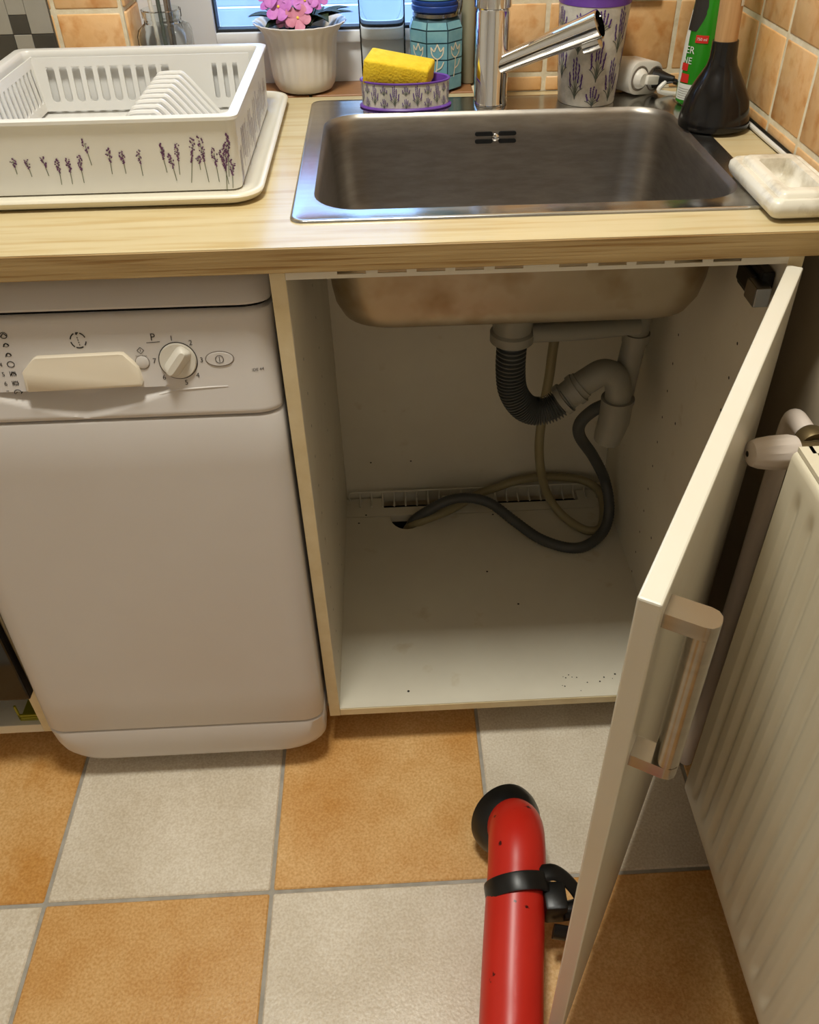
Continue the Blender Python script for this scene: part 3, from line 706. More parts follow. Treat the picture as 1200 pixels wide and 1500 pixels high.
F += [(edge[k], edge[(k + 1) % m_], n0 + (k + 1) % m_, n0 + k) for k in range(m_)] + [tuple(n0 + k for k in range(m_))]
mk('front_panel', V, F, M_rad, rd, smooth=True, angle=60)
G().bbox(.605, .622, RY0, RY1, RZ0, RZ1, .004).build('rear_panel', M_rad, rd)
G().bbox(RX + .018, .604, RY1 - .004, RY1 + .001, RZ0 + .02, RZ1 - .012, .001, 1).build('side_cover', M_rad, rd)
g = G(); g.box(RX + .014, .623, RY1 - .012, RY1, RZ1 + .001, RZ1 + .006); g.box(RX + .014, .623, RY0, RY0 + .012, RZ1 + .001, RZ1 + .006); g.box(RX + .004, RX + .018, RY0, RY1, RZ1 + .001, RZ1 + .006); g.box(.610, .623, RY0, RY1, RZ1 + .001, RZ1 + .006); tg = g.build('top_grille', M_rad, rd)
for k in range(60): 
    y = RY1 - .026 - k * .0202; G().box(RX + .018, .610, y, y + .007, RZ1 + .001, RZ1 + .0055).build('grille_bar', M_rad, tg)
for y in (-.5, -1.2): G().box(.622, RW - .0005, y - .02, y + .02, .3, .7).build('wall_bracket', M_rad, rd)
# valve with thermostatic head, nut and supply pipe
vb = G(); vb.tube([(.598, RY1 - .01, .722), (.598, -.140, .722)], .010, 16, True, 1); vb.tube([(.606, -.150, .7225), (.570, -.150, .7235)], .0125, 16, True, 1); vb.build('valve_body', M_brass, rd, smooth=True)
hp_ = [(.0001, .056), (.009, .0555), (.0140, .052), (.0170, .043), (.0190, .028), (.0195, .012), (.0180, .002), (.013, .0), (.0001, 0)]
axv = Vector((-1, -.05, .03)).normalized(); vo = Vector((.574, -.149, .7235))
vh = G().lathe(hp_, vo, 40, axv, wob=lambda a, h: 1 + (.03 * (1 if math.cos(14 * a) > .2 else -.3) if .004 < h < .05 else 0)).build('valve_head', M_radhead, rd, smooth=True)
G().lathe([(.0001, .0006), (.0032, .0006), (.0034, 0)], vo + axv * .0556, 14, axv).build('cap_hole', M_ink, vh)
G().lathe([(.0001, 0), (.0165, 0), (.0175, .003), (.0175, .016), (.0155, .020), (.0001, .020)], (.600, -.138, .7215), 24, (0, 1, 0)).build('union_nut', M_brass, rd, smooth=True)
G().tube([(.600, -.122, .7215), (.6005, -.095, .7215), (.6015, -.078, .7175), (.6030, -.070, .700), (.6040, -.068, .66), (.605, -.068, .40), (.605, -.068, .001)], .0118, 16, True, 6).build('supply_pipe', M_radhead, rd, smooth=True)
# textured white cloth lying on the radiator top
V = []; F = []; na, nb = 24, 18; rng = random.Random(4)
for j in range(nb + 1):
    for i in range(na + 1):
        y = -.262 - .30 * i / na + .004 * math.sin(j * 1.3); x = RX + .012 + .085 * j / nb
        V.append((x, y, RZ1 + .0085 + .004 * (math.sin(i * 2.1) * math.cos(j * 1.9) + 1) * .5 + rng.uniform(0, .0025)))
for j in range(nb):
    for i in range(na): a = j * (na + 1) + i; F.append((a, a + 1, a + na + 2, a + na + 1))
o = mk('knitted_cloth', V, F, M_bag, None, smooth=True, angle=80, origin=(.58, -.41, RZ1 + .0065))
md = o.modifiers.new('thickness', 'SOLIDIFY'); md.thickness = .003; md.offset = 1
tag(o, 'white textured cloth lying on the radiator top', 'cloth')

# ================================================================== ON THE WORKTOP
SZ = CT + .0027        # top of the sink rim
# ---- dish drainer: drip tray and basket
tr = G()
def tl(i, z, r=.035): return rrect(-.43 + i, -.0130 - i, .110 + i, .560 - i, r, z, 6)
tr.loft([tl(.012, CT + .0005), tl(.004, CT + .004), tl(.000, CT + .011), tl(.001, CT + .0135), tl(.004, CT + .0145), tl(.007, CT + .0135), tl(.011, CT + .008), tl(.022, CT + .004)], True, True)
o = tr.build('drip_tray', M_tray, None, smooth=True, angle=50, origin=(-.22, .33, CT)); tag(o, 'cream plastic drip tray with raised rim under the dish drainer', 'tray')
dr = thing('dish_drainer', 'white plastic dish drainer basket with faded lavender print', 'dish rack', (-.215, .33, CT + .005))
RZ = 1.0105
bx0, bx1, by0, by1 = -.397, -.034, .1455, .508
def bl(i, z, r=.012): return rrect(bx0 + i, bx1 - i, by0 + i, by1 - i, r, z, 6)
G().loft([bl(.0080, CT + .006), bl(.0070, CT + .012), bl(.004, RZ - .010), bl(.0035, RZ - .006), bl(0, RZ - .005), bl(0, RZ - .0012), bl(.002, RZ), bl(.012, RZ - .0005, .012), bl(.0140, RZ - .003, .011), bl(.0145, RZ - .008, .011), bl(.022, CT + .010, .010)], True, True).build('basket', M_rack, dr, smooth=True, angle=40)
# slotted liner: back wall and left wall built as bars between open slots
def liner(name, pts, z0, z1, slots, nrm):
    """pts(u, z) -> point on the liner; slots (u0, u1)"""
    g = G(); us = sorted(set([slots[0][0] - .018] + [v for s_ in slots for v in s_] + [slots[-1][1] + .018]))
    zs_ = [z0, z0 + .012, z1 - .012, z1]
    for i in range(len(us) - 1):
        hole = any(abs(us[i] - s_[0]) < 1e-6 for s_ in slots)
        for j in range(3):
            if hole and j == 1: continue
            q = [pts(us[i], zs_[j]), pts(us[i + 1], zs_[j]), pts(us[i + 1], zs_[j + 1]), pts(us[i], zs_[j + 1])]
            V = [Vector(p) for p in q] + [Vector(p) + Vector(nrm) * .0022 for p in q]
            g.add(V, [(0, 1, 2, 3), (7, 6, 5, 4), (0, 4, 5, 1), (1, 5, 6, 2), (2, 6, 7, 3), (3, 7, 4, 0)])
    # rounded slot ends
    for s_ in slots:
        w_ = (s_[1] - s_[0]) / 2; um = (s_[0] + s_[1]) / 2
        for zc_, sg in ((z0 + .012, 1), (z1 - .012, -1)):
            for side in (-1, 1):
                P3 = [(um + side * w_, zc_)] + [(um + side * w_ * math.cos(a), zc_ + sg * w_ * (1 - math.sin(a))) for a in [math.radians(15 * k) for k in range(7)]]
                V = [Vector(pts(u, z)) + Vector(nrm) * .0005 for u, z in P3] + [Vector(pts(u, z)) + Vector(nrm) * .0020 for u, z in P3]
                n_ = len(P3); g.add(V, [tuple(range(n_)), tuple(range(2 * n_ - 1, n_ - 1, -1))] + [(k, (k + 1) % n_, (k + 1) % n_ + n_, k + n_) for k in range(n_)])
    return g.build(name, M_rack, dr)
yb = lambda z: by1 - .0265 - .0080 * (RZ - .008 - z) / .08
liner('slotted_back', lambda u, z: (u, yb(z), z), .932, 1.003, [(-.352 + k * .0183, -.352 + k * .0183 + .0115) for k in range(10)] + [(-.114 + k * .015, -.114 + k * .015 + .007) for k in range(3)], (0, 1, 0))
xl = lambda z: bx0 + .0265 + .0080 * (RZ - .008 - z) / .08
liner('slotted_side', lambda u, z: (xl(z), u, z), .932, 1.003, [(.20 + k * .0165, .20 + k * .0165 + .0085) for k in range(17)], (-1, 0, 0))
rb0 = None
for k in range(10):
    y = .235 + k * .0240
    if rb0 is None:
        rb0 = G().tube([(-.222, y, .931), (-.200, y, .962), (-.186, y, .980), (-.180, y, .984), (-.158, y, .9845), (-.150, y, .982), (-.128, y, .955), (-.108, y, .930)], .0045, 10, True, 4).build('plate_rib', M_rack, dr, smooth=True)
    else: shared(rb0, 'plate_rib', (0, k * .0240, 0), dr)
# lavender print on the front wall and the right wall
def fsurf(u, v): t_ = (RZ - .010 - v) / .08; return Vector((u, by0 + .004 + .0031 * t_, v)), Vector((0, -.96, -.27))
def rsurf(u, v): t_ = (RZ - .010 - v) / .08; return Vector((bx1 - .004 - .0031 * t_, u, v)), Vector((.96, 0, -.27))
rng = random.Random(11); g = G()
SP = [(-.3005, .968, .018, .6), (-.285, .9665, .020, .5), (-.2660, .969, .022, .55), (-.2495, .966, .03, .7), (-.2370, .9665, .030, .8), (-.2240, .9695, .032, .9), (-.2130, .9880, .030, .5), (-.1880, .9770, .030, .6), (-.1735, .9730, .026, .7), (-.1540, .9740, .030, .6),
      (-.1270, .9810, .034, 1.0), (-.1185, .9690, .032, .8), (-.1085, .9800, .036, .9), (-.0895, .9860, .052, 1.0), (-.0810, .9880, .054, 1.2), (-.0670, .9740, .040, .9), (-.0585, .9710, .040, 1.0), (-.0530, .9780, .056, 1.2), (-.0475, .9600, .034, 1.1), (-.0482, .9900, .050, 1.3), (-.0860, .9650, .016, .5)]
for u, top, ln, de in SP: sprig(g, fsurf, u, top, ln, .0075, rng.uniform(-.12, .12) - (.15 if u == -.0810 else 0) + (.2 if u == -.0895 else 0), rng, .55, de)
g.build('lavender_print', [M_purple, M_stem], dr, kind='stuff')
g = G()
for k in range(34):
    u = .170 + k * .0088 + rng.uniform(-.003, .003); top = .986 - rng.uniform(0, .022); g.cm = 0
    stroke(g, rsurf, [(u, top), (u + .001, top - .015), (u + .002, top - rng.uniform(.03, .045))], rng.uniform(.0014, .0026))
g.build('lavender_side_print', [M_purple, M_stem], dr, kind='stuff')

# ---- oval tin dish and sponge
od = thing('oval_tin_dish', 'oval lavender-printed tin soap dish with violet rim on the sink edge', 'soap dish', (.167, .500, SZ))
def el(k, z, dx=0): return ellipse(.1675, .500, .0675 + k, .0360 + k, z, 48)
G().loft([el(-.002, SZ + .004), el(-.001, SZ + .0375)], False, False).build('wall', M_tin, od, smooth=True)
G().loft([el(-.001, SZ), el(.0022, SZ + .0008), el(.0026, SZ + .0024), el(.0010, SZ + .0040), el(-.004, SZ + .0042)], True, True).build('base_rim', M_violet, od, smooth=True)
G().loft([el(-.0012, SZ + .0365), el(.0006, SZ + .0375), el(.0008, SZ + .039), el(-.0004, SZ + .0398), el(-.0035, SZ + .039), el(-.006, SZ + .030), el(-.008, SZ + .020)], False, True).build('inner_liner', M_violet, od, smooth=True)
def osurf(u, v): a = u / .056 - PI / 2; return Vector((.1675 + .0662 * math.cos(a), .500 + .0347 * math.sin(a), SZ + v)), Vector((math.cos(a) * .6, math.sin(a), 0)).normalized()
rng = random.Random(5); g = G()
def bunch(g, surf, u, v0, h, w_, rng, m0=0):
    for k, (dx, hh) in enumerate(((-.9, .62), (-.35, .95), (.05, 1.0), (.45, .85), (.95, .60))):
        g.cm = 1; stroke(g, surf, [(u, v0), (u + dx * w_ * .30, v0 + h * .28), (u + dx * w_ * .75, v0 + h * hh * .62)], w_ * .085)
        g.cm = 0
        for j in range(5):
            t_ = .55 + .45 * j / 4; blob(g, surf, u + dx * w_ * (.55 + .45 * t_) * .95 + rng.uniform(-.04, .04) * w_, v0 + h * hh * t_, w_ * .10, w_ * .15 * h / w_ * .42, rng.uniform(-.3, .3), n=6, off=.0007 + j * .00002)
    g.cm = 1
    for dx in (-1, 1): stroke(g, surf, [(u, v0 + h * .05), (u + dx * w_ * .5, v0 + h * .22), (u + dx * w_ * 1.0, v0 + h * .30)], w_ * .09)
for k in range(-7, 8):
    u = k * .0145
    if k % 2: bunch(g, osurf, u, .008, .027, .0062, rng)
    else:
        bunch(g, osurf, u, .0225, .0125, .0052, rng); bunch(g, osurf, u, .0045, .013, .0055, rng)
g.build('lavender_print', [M_purple2, M_stem2], od, kind='stuff')
sp = G(); sp.bbox(-.0480, .0480, -.023, .023, -.018, .019, .0035, 2)
Ms = Matrix.Translation((.159, .499, SZ + .0505)) @ Matrix.Rotation(math.radians(6), 4, 'Y') @ Matrix.Rotation(math.radians(13), 4, 'X') @ Matrix.Rotation(math.radians(-5), 4, 'Z')
for v in sp.V: v.x += .004 * math.sin(v.y * 70) ; v.z += .0012 * math.sin(v.x * 60) - (.006 * max(0, (v.x) / .049) if v.z > 0 else 0)
sp.xform(Ms); o = sp.build('sponge', M_sponge, None, smooth=True, angle=50, origin=(.160, .498, SZ + .04)); tag(o, 'yellow cleaning sponge lying in the oval tin dish', 'sponge')

# ---- potted african violet
pt = thing('potted_violet', 'white fluted pot with pink flowering violet on the window ledge', 'potted plant', (.008, .618, CT))
PC = (.008, .618, CT + .0003)
fl_ = lambda a, h: 1 + (.014 * math.cos(26 * a) * min(1, max(0, (h - .012) / .03)))
G().lathe([(.0001, 0), (.036, 0), (.0435, .003), (.0480, .010), (.0508, .022), (.0525, .045), (.0545, .068), (.0580, .084), (.0655, .0945), (.0720, .0985), (.0725, .1000), (.0710, .1008), (.0630, .096), (.0550, .084), (.0515, .072)], PC, 120, None, fl_).build('pot', M_pot, pt, smooth=True)
G().lathe([(.0001, .080), (.03, .082), (.0535, .079)], PC, 32).build('soil', M_soil, pt, smooth=True)
def leaf(base, ang, ln, wd, rise, droop, name='leaf', m=M_leaf):
    V = []; F = []; nL, nW = 8, 4; dx, dy = math.cos(ang), math.sin(ang)
    for i in range(nL + 1):
        t_ = i / nL; ww = wd * math.sin(PI * min(1, t_ ** .75 * .97 + .03)) * (1 if t_ < 1 else 0)
        h = rise * math.sin(t_ * PI * .5) - droop * t_ * t_
        for j in range(nW + 1):
            s_ = (j / nW - .5) * 2; p = Vector(base) + Vector((dx, dy, 0)) * (ln * t_) + Vector((-dy, dx, 0)) * (ww * s_) + Vector((0, 0, h + .18 * ww * s_ * s_)); V.append(p)
    for i in range(nL):
        for j in range(nW): a = i * (nW + 1) + j; F.append((a, a + 1, a + nW + 2, a + nW + 1))
    n_ = len(V); V += [v - Vector((0, 0, .0012)) for v in V]; F += [tuple(x + n_ for x in reversed(f)) for f in F]
    g = G(); g.add(V, F); g.tube([Vector(base) - Vector((dx, dy, 0)) * .02 - Vector((0, 0, .012)), Vector(base), Vector(base) + Vector((dx, dy, 0)) * ln * .3 + Vector((0, 0, rise * .4))], .0016, 6, True, 3)
    return g.build(name, m, pt, smooth=True, angle=80)
for ang, ln, wd, rise, droop in ((196, .062, .020, .020, .006), (222, .050, .017, .012, .012), (318, .046, .022, .030, .022), (342, .052, .019, .026, .010), (292, .036, .018, .024, .020), (8, .062, .015, .022, .004), (352, .068, .014, .018, .002), (60, .05, .02, .02, .01), (110, .05, .02, .02, .01), (150, .055, .02, .022, .008)):
    a = math.radians(ang); leaf((PC[0] + .018 * math.cos(a), PC[1] + .018 * math.sin(a), CT + .097), a, ln, wd, rise, droop)
rng = random.Random(3)
def flower(c, nrm, r, m):
    nrm = Vector(nrm).normalized(); q_ = Vector((0, 0, 1)).rotation_difference(nrm); c = Vector(c)
    g = G()
    for k in range(5):
        a0 = 2 * PI * k / 5 + rng.uniform(-.1, .1); V = [c]; F = []
        for j in range(9):
            t_ = j / 8; a = a0 + (t_ - .5) * 1.45; rr = r * (.45 + .55 * math.sin(PI * t_) ** .5); V.append(c + q_ @ Vector((rr * math.cos(a), rr * math.sin(a), r * (.18 * math.sin(PI * t_) + .06 * math.sin(7 * t_ + k)))))
        g.add(V + [v - nrm * .0007 for v in V], [(0, j, j + 1) for j in range(1, 9)] + [(10, 10 + j + 1, 10 + j) for j in range(1, 9)])
    f = g.build('flower', m, pt, smooth=True, angle=80)
    G().lathe([(.0001, .003), (.0018, .0022), (.0022, 0)], c, 10, nrm).build('pistil', M_pistil, f, smooth=True)
    G().tube([c - nrm * .001, c - nrm * .012 - Vector((0, 0, .008)), (PC[0] + (c.x - PC[0]) * .3, PC[1], CT + .09)], .0010, 6, True, 4).build('flower_stalk', M_stem, f, smooth=True)
for (x, y, z, nx_, ny_, nz_, r, m) in ((-.018, .574, 1.045, -.2, -1, .5, .022, M_petal), (.010, .566, 1.031, .1, -1, .5, .020, M_petal2), (-.012, .582, 1.030, -.3, -1, .2, .017, M_petal2), (0.022, .578, 1.052, .2, -1, .5, .020, M_petal), (.040, .585, 1.054, .5, -1, .4, .017, M_petal), (-.032, .585, 1.055, -.5, -.8, .6, .020, M_petal), (.004, .586, 1.058, 0, -.8, .8, .020, M_petal), (.026, .612, 1.060, .4, -.2, 1, .02, M_petal), (-.015, .615, 1.060, -.3, -.2, 1, .02, M_petal), (.052, .600, 1.062, .8, -.6, .5, .016, M_petal)):
    flower((x, y, z), (nx_, ny_, nz_), r, m)

# ---- clear storage jar in the window corner
sj = thing('glass_jar', 'clear square glass storage jar in the window corner behind the drainer', 'jar', (-.203, .628, CT))
def sq(h, r, z, c=(-.203, .618)): return rrect(c[0] - h, c[0] + h, c[1] - h, c[1] + h, r, CT + z, 5)
G().loft([sq(.030, .010, .0005), sq(.0365, .012, .003), sq(.0375, .012, .010), sq(.0375, .012, .088), sq(.0350, .014, .096), sq(.0285, .026, .102), sq(.0280, .027, .108), sq(.0300, .029, .110), sq(.0305, .030, .120), sq(.0285, .028, .121), sq(.0265, .026, .119), sq(.0255, .025, .104), sq(.0325, .013, .094), sq(.0350, .011, .087), sq(.0350, .011, .010), sq(.0335, .010, .006)], True, True).build('body', M_glass, sj, smooth=True, angle=40)
for k, (dx, dy, c_) in enumerate(((.006, .004, M_ink_soft), (-.010, -.004, M_plug), (.012, -.008, M_wire), (-.004, .010, M_stem2))):
    tag(G().tube([(-.203 + dx, .618 + dy, CT + .0075), (-.203 + dx * 1.4, .618 + dy * 1.4, CT + .16)], .0032, 10, True, 1).build('pen', c_, None, smooth=True), ('grey', 'white', 'steel', 'green')[k] + ' slim pen standing in the clear glass jar', 'pen', 'pens in the glass jar')

# ---- tall clear glass vase
gv = G().lathe([(.0001, .0005), (.032, .0005), (.0345, .003), (.0350, .01), (.0365, .24), (.0366, .2405), (.0358, .2400), (.0342, .006), (.031, .0035), (.0001, .003)], (.1365, .595, CT), 40)
o = gv.build('glass_vase', M_thin, None, smooth=True, angle=60, origin=(.1365, .595, CT)); tag(o, 'tall clear glass cylinder standing behind the yellow sponge', 'vase')

# ---- aqua mosaic swing-top jar
aj = thing('mosaic_jar', 'aqua tiled glass jar with tulip motif and navy clip lid', 'jar', (.2205, .612, CT))
JC = Vector((.2205, .612)); N8 = 8
def oct_(r, z, ph=PI / 8): return [(JC.x + r * math.cos(2 * PI * k / N8 + ph), JC.y + r * math.sin(2 * PI * k / N8 + ph), CT + z) for k in range(N8)]
G().loft([oct_(.036, .0004), oct_(.0415, .004), oct_(.0425, .088), oct_(.040, .098), oct_(.0345, .1035), oct_(.0335, .108)], True, True).build('body', M_aquagr, aj)
for k in range(N8):     # glazed tiles face by face
    a0, a1 = 2 * PI * k / N8 + PI / 8, 2 * PI * (k + 1) / N8 + PI / 8
    for z0, z1, r0, r1 in ((.004, .023, .0422, .0424), (.025, .047, .0424, .0428), (.049, .071, .0428, .0431), (.073, .0885, .0431, .0433), (.0905, .1000, .0425, .0390)):
        c_ = []
        for (a, t_) in ((a0, .02), (a0, .98)):
            pass
        def pp(t_, r, z):
            p0 = Vector((math.cos(a0), math.sin(a0))) * r; p1 = Vector((math.cos(a1), math.sin(a1))) * r; p = p0.lerp(p1, t_); return Vector((JC.x + p.x, JC.y + p.y, CT + z))
        nr = Vector((math.cos((a0 + a1) / 2), math.sin((a0 + a1) / 2), 0))
        q = [pp(.03, r0, z0), pp(.97, r0, z0), pp(.97, r1, z1), pp(.03, r1, z1)]
        V = q + [p + nr * .0008 for p in q]; mk('tile', V, [(0, 1, 2, 3), (7, 6, 5, 4), (0, 4, 5, 1), (1, 5, 6, 2), (2, 6, 7, 3), (3, 7, 4, 0)], M_aqua, aj)
G().lathe([(.0345, .1045), (.0360, .1055), (.0360, .1105), (.0345, .1115)], (JC.x, JC.y, CT), 40).build('neck_band', M_wire, aj, smooth=True)
G().lathe([(.0345, .1115), (.0372, .1135), (.0375, .1200), (.0360, .1215), (.0372, .1235), (.0370, .1270), (.034, .1285)], (JC.x, JC.y, CT), 40).build('seal', M_navy, aj, smooth=True)
G().lathe([(.0345, .1285), (.0365, .1300), (.0360, .1360), (.030, .1420), (.0001, .1440)], (JC.x, JC.y, CT), 40).build('lid', M_aqua, aj, smooth=True)
G().tube([(JC.x + .037, JC.y - .008, CT + .106), (JC.x + .040, JC.y - .010, CT + .120), (JC.x + .038, JC.y - .006, CT + .134), (JC.x + .020, JC.y - .02, CT + .141)], .0014, 8, True, 6).build('clip_wire', M_wire, aj, smooth=True)
G().tube([(JC.x + .030, JC.y - .022, CT + .108), (JC.x + .034, JC.y - .024, CT + .122), (JC.x + .030, JC.y - .018, CT + .132)], .0013, 8, True, 6).build('clip_wire', M_wire, aj, smooth=True)
def jsurf(k):
    am = 2 * PI * (k + .5) / N8 + PI / 8; nr = Vector((math.cos(am), math.sin(am), 0)); tn = Vector((-nr.y, nr.x, 0)); r = .0431 * math.cos(PI / 8) + .0010
    return lambda u, v: (Vector((JC.x, JC.y, CT + v)) + nr * r + tn * u, nr)
tul = [[(-.010, .067), (-.008, .056), (0, .050), (.008, .056), (.010, .067)], [(-.010, .067), (-.005, .061), (-.003, .066)], [(0, .071), (-.004, .062)], [(0, .071), (.004, .062)], [(.010, .067), (.005, .061), (.003, .066)], [(0, .050), (-.001, .038), (-.004, .022)], [(-.002, .034), (.006, .038), (.010, .046)]]
for k in (4, 5, 6):
    for j, p_ in enumerate(tul):
        g = G(); stroke(g, jsurf(k), p_, .0017, .0003 + j * .00004); g.build('tulip_line', M_cream, aj)
# ---- olive bottle half hidden behind the jar
ob = G().lathe([(.0001, .0005), (.0105, .0005), (.0112, .002), (.0112, .118), (.007, .130), (.007, .150), (.0001, .151)], (.2735, .633, CT), 28)
o = ob.build('slim_bottle', M_oil, None, smooth=True, origin=(.2735, .633, CT)); tag(o, 'slim olive bottle squeezed behind the aqua jar', 'bottle')

# ---- lavender tin planter behind the tap
tc_ = thing('lavender_tin', 'tall tapered tin printed with lavender, violet rim, beside the tap', 'tin', (.446, .505, SZ))
TC = (.446, .505, SZ + .0003)
G().lathe([(.0001, 0), (.0425, 0), (.0430, .0015), (.0432, .004), (.0515, .134)], TC, 64).build('wall', M_tin, tc_, smooth=True)
G().lathe([(.0512, .1335), (.0522, .1345), (.0526, .140), (.0528, .147), (.0535, .149), (.0528, .151), (.0505, .149), (.0495, .130), (.043, .012), (.0001, .010)], TC, 64).build('violet_liner', M_violet, tc_, smooth=True)
def tsurf(u, v): a = u / .047 - PI / 2; r = .0432 + .0083 * (v - .004) / .13; return Vector((TC[0] + r * math.cos(a), TC[1] + r * math.sin(a), TC[2] + v)), Vector((math.cos(a), math.sin(a), 0))
rng = random.Random(8); g = G()
for (u, v, h) in ((-.029, .010, .056), (.029, .006, .058), (.002, .035, .062), (-.028, .072, .052), (.033, .073, .058), (.003, .100, .030), (.000, .0005, .028), (-.058, .035, .058), (.060, .038, .058), (.062, .0, .03), (-.06, .1, .03), (.09, .01, .056), (-.088, .012, .056), (-.088, .075, .056), (.092, .075, .056)):
    bunch(g, tsurf, u, v, h, .0118, rng)
g.build('lavender_print', [M_purple2, M_stem2], tc_, kind='stuff')

# ---- socket on the back wall, multi-way adaptor with two plugs and cables
ws = thing('wall_socket', 'white wall socket plate on the orange tiles above the tin', 'socket', (.532, BW - .012, 1.075))
G().bbox(.480, .558, BW - .018, BW - .007, 1.050, 1.130, .003).build('plate', M_plug, ws)
G().lathe([(.022, .0), (.022, .001), (.018, .0015), (.0001, -.004)], (.519, BW - .018, 1.09), 28, (0, -1, 0)).build('socket_face', M_plug, ws, smooth=True)
ad = thing('socket_adaptor', 'white multi-way socket block lying behind the lavender tin', 'socket block', (.525, .545, CT + .001))
Ma = Matrix.Translation((.5275, .540, CT + .0275)) @ Matrix.Rotation(math.radians(32), 4, 'Z') @ Matrix.Rotation(math.radians(8), 4, 'Y')
g = G(); L = []
for y, k in ((-.026, -.003), (-.024, 0), (.020, 0), (.022, -.003)): L.append([(p[0], y, p[1]) for p in rrect(-.036 - k, .036 + k, -.0235 - k, .0235 + k, .020, 0, 6)])
g.loft(L).xform(Ma).build('body', M_plug, ad, smooth=True)
for dx in (-.0165, .0165):
    G().lathe([(.0178, .0), (.0178, .0012), (.0160, .0014), (.0150, -.002), (.0001, -.0025)], (dx, -.0262, 0), 28, (0, -1, 0)).xform(Ma).build('socket_face', M_ink_soft, ad, smooth=True)
g = G().lathe([(.0001, .010), (.0085, .010), (.0125, .006), (.0145, .002), (.0148, -.001), (.0001, -.001)], (-.0165, -.0260, 0), 24, (0, -1, 0)).xform(Ma)
g.add(*(lambda q: (q.V, q.F))(G().bbox(-.0135, .012, -.041, -.031, -.0065, .0065, .002).xform(Ma))); o = g.build('white_plug', M_plug, None, smooth=True); tag(o, 'white plug pushed into the socket block', 'plug')
g = G().lathe([(.0001, .030), (.005, .030), (.0075, .020), (.0125, .006), (.0150, -.001), (.0001, -.001)], (.0165, -.0275, .001), 24, (.5, -1, .1)).xform(Ma)
o = g.build('black_plug', M_black, None, smooth=True); tag(o, 'black plug pushed into the socket block', 'plug')
e1 = Ma @ Vector((.012, -.036, 0)); e2 = Ma @ Vector((.030, -.053, .004))
XW = RW - .0132
o = G().tube([e1, e1 + Vector((.012, -.004, -.002)), (.560, .508, CT + .012), (.590, .515, CT + .0045), (.625, .520, CT + .0045), (XW, .500, CT + .0045), (XW, .42, CT + .0045), (XW, .30, CT + .0045), (XW + .001, .21, CT + .0045), (XW + .001, .12, CT + .0045)], .0036, 10, True, 8).build('white_cable', M_plug, None, smooth=True); tag(o, 'white cable running along the foot of the tiled wall', 'cable')
o = G().tube([e2, e2 + Vector((.012, -.002, -.006)), (.590, .532, CT + .016), (.622, .540, CT + .006), (XW + .0012, .525, CT + .0095), (XW + .0018, .42, CT + .0095), (XW + .0018, .30, CT + .0095), (XW + .0018, .12, CT + .0095)], .0021, 8, True, 8).build('black_cable', M_black, None, smooth=True); tag(o, 'thin black cable between the white cable and the wall', 'cable')

# ---- green cleaner bottle
gb = thing('cleaner_bottle', 'green cleaning spray bottle with white and red label behind the plunger', 'spray bottle', (.6085, .470, CT))
GC = Vector((.6075, .468, CT + .0045))
def gl(rx, ry, z, dx=0): return [(GC.x + dx + rx * math.cos(a), GC.y + ry * math.sin(a), GC.z + z) for a in [2 * PI * k / 40 for k in range(40)]]
G().loft([gl(.028, .022, 0), gl(.0315, .026, .004), gl(.0320, .0265, .012), gl(.0315, .0262, .05), gl(.0300, .025, .09), gl(.0265, .023, .125), gl(.0245, .021, .15), gl(.0250, .021, .175), gl(.0220, .019, .20), gl(.0140, .0140, .215), gl(.0135, .0135, .235)], True, True).build('body', M_green, gb, smooth=True)
def gsurf(u, v):
    a = u / .029 - PI / 2
    K = [(0, .0320), (.05, .0315), (.09, .0300), (.125, .0265), (.15, .0245), (.2, .0245)]
    for (z0, r0), (z1, r1) in zip(K, K[1:]):
        if v <= z1: r = r0 + (r1 - r0) * (v - z0) / (z1 - z0); break
    else: r = .0245
    nr = Vector((math.cos(a), math.sin(a) * 1.2, 0)).normalized(); return Vector((GC.x + r * math.cos(a), GC.y + r * .83 * math.sin(a), GC.z + v)), nr
def patch(name, u0, u1, v0, v1, m, off, shape=None, n_=16):
    g = G(); V = []; F = []
    for j in range(n_ + 1):
        v = v0 + (v1 - v0) * j / n_; a, b = shape(v) if shape else (u0, u1)
        for i in range(n_ + 1):
            p, nr = gsurf(a + (b - a) * i / n_, v); V.append(p + nr * off)
    for j in range(n_):
        for i in range(n_): k = j * (n_ + 1) + i; F.append((k, k + 1, k + n_ + 2, k + n_ + 1))
    g.add(V, F); return g.build(name, m, gb, smooth=True)
patch('label_foot', -.045, .030, .008, .030, M_label, .0004)
patch('label_edge', 0, 0, .030, .125, M_label, .0004, lambda v: (-.060, -.0400 + .004 * math.sin((v - .03) * 33)))
patch('label_lime', 0, 0, .118, .165, M_lime, .0005, lambda v: (-.022, .028))
patch('label_shield', 0, 0, .100, .160, M_ink, .0007, lambda v: (-.045, -.026 + .012 * math.sin((v - .1) / .06 * PI)))
patch('red_tag', -.024, -.006, .086, .096, M_red, .0009)
patch('red_badge', -.040, -.028, .048, .058, M_red, .0008)
patch('red_drop', -.038, -.024, .032, .044, M_red, .0010)
g = G(); text(g, gsurf, 'ER', -.0290, .076, .0135, 0, .0012); text(g, gsurf, 'NE', -.0310, .062, .0125, 0, .0012); text(g, gsurf, '750 ml', -.015, .091, .0052, 0, .0014); g.build('label_text', M_label, gb, kind='stuff')
g = G()
for k in range(5): stroke(g, gsurf, [(-.04, .011 + k * .0032), (-.02, .0105 + k * .0032), (.0, .011 + k * .0032)], .0006, .0009)
g.build('small_print', M_ink_soft, gb, kind='stuff')
G().lathe([(.0001, .25), (.017, .25), (.018, .235), (.018, .222), (.014, .220)], GC, 28).build('cap', M_label, gb, smooth=True)
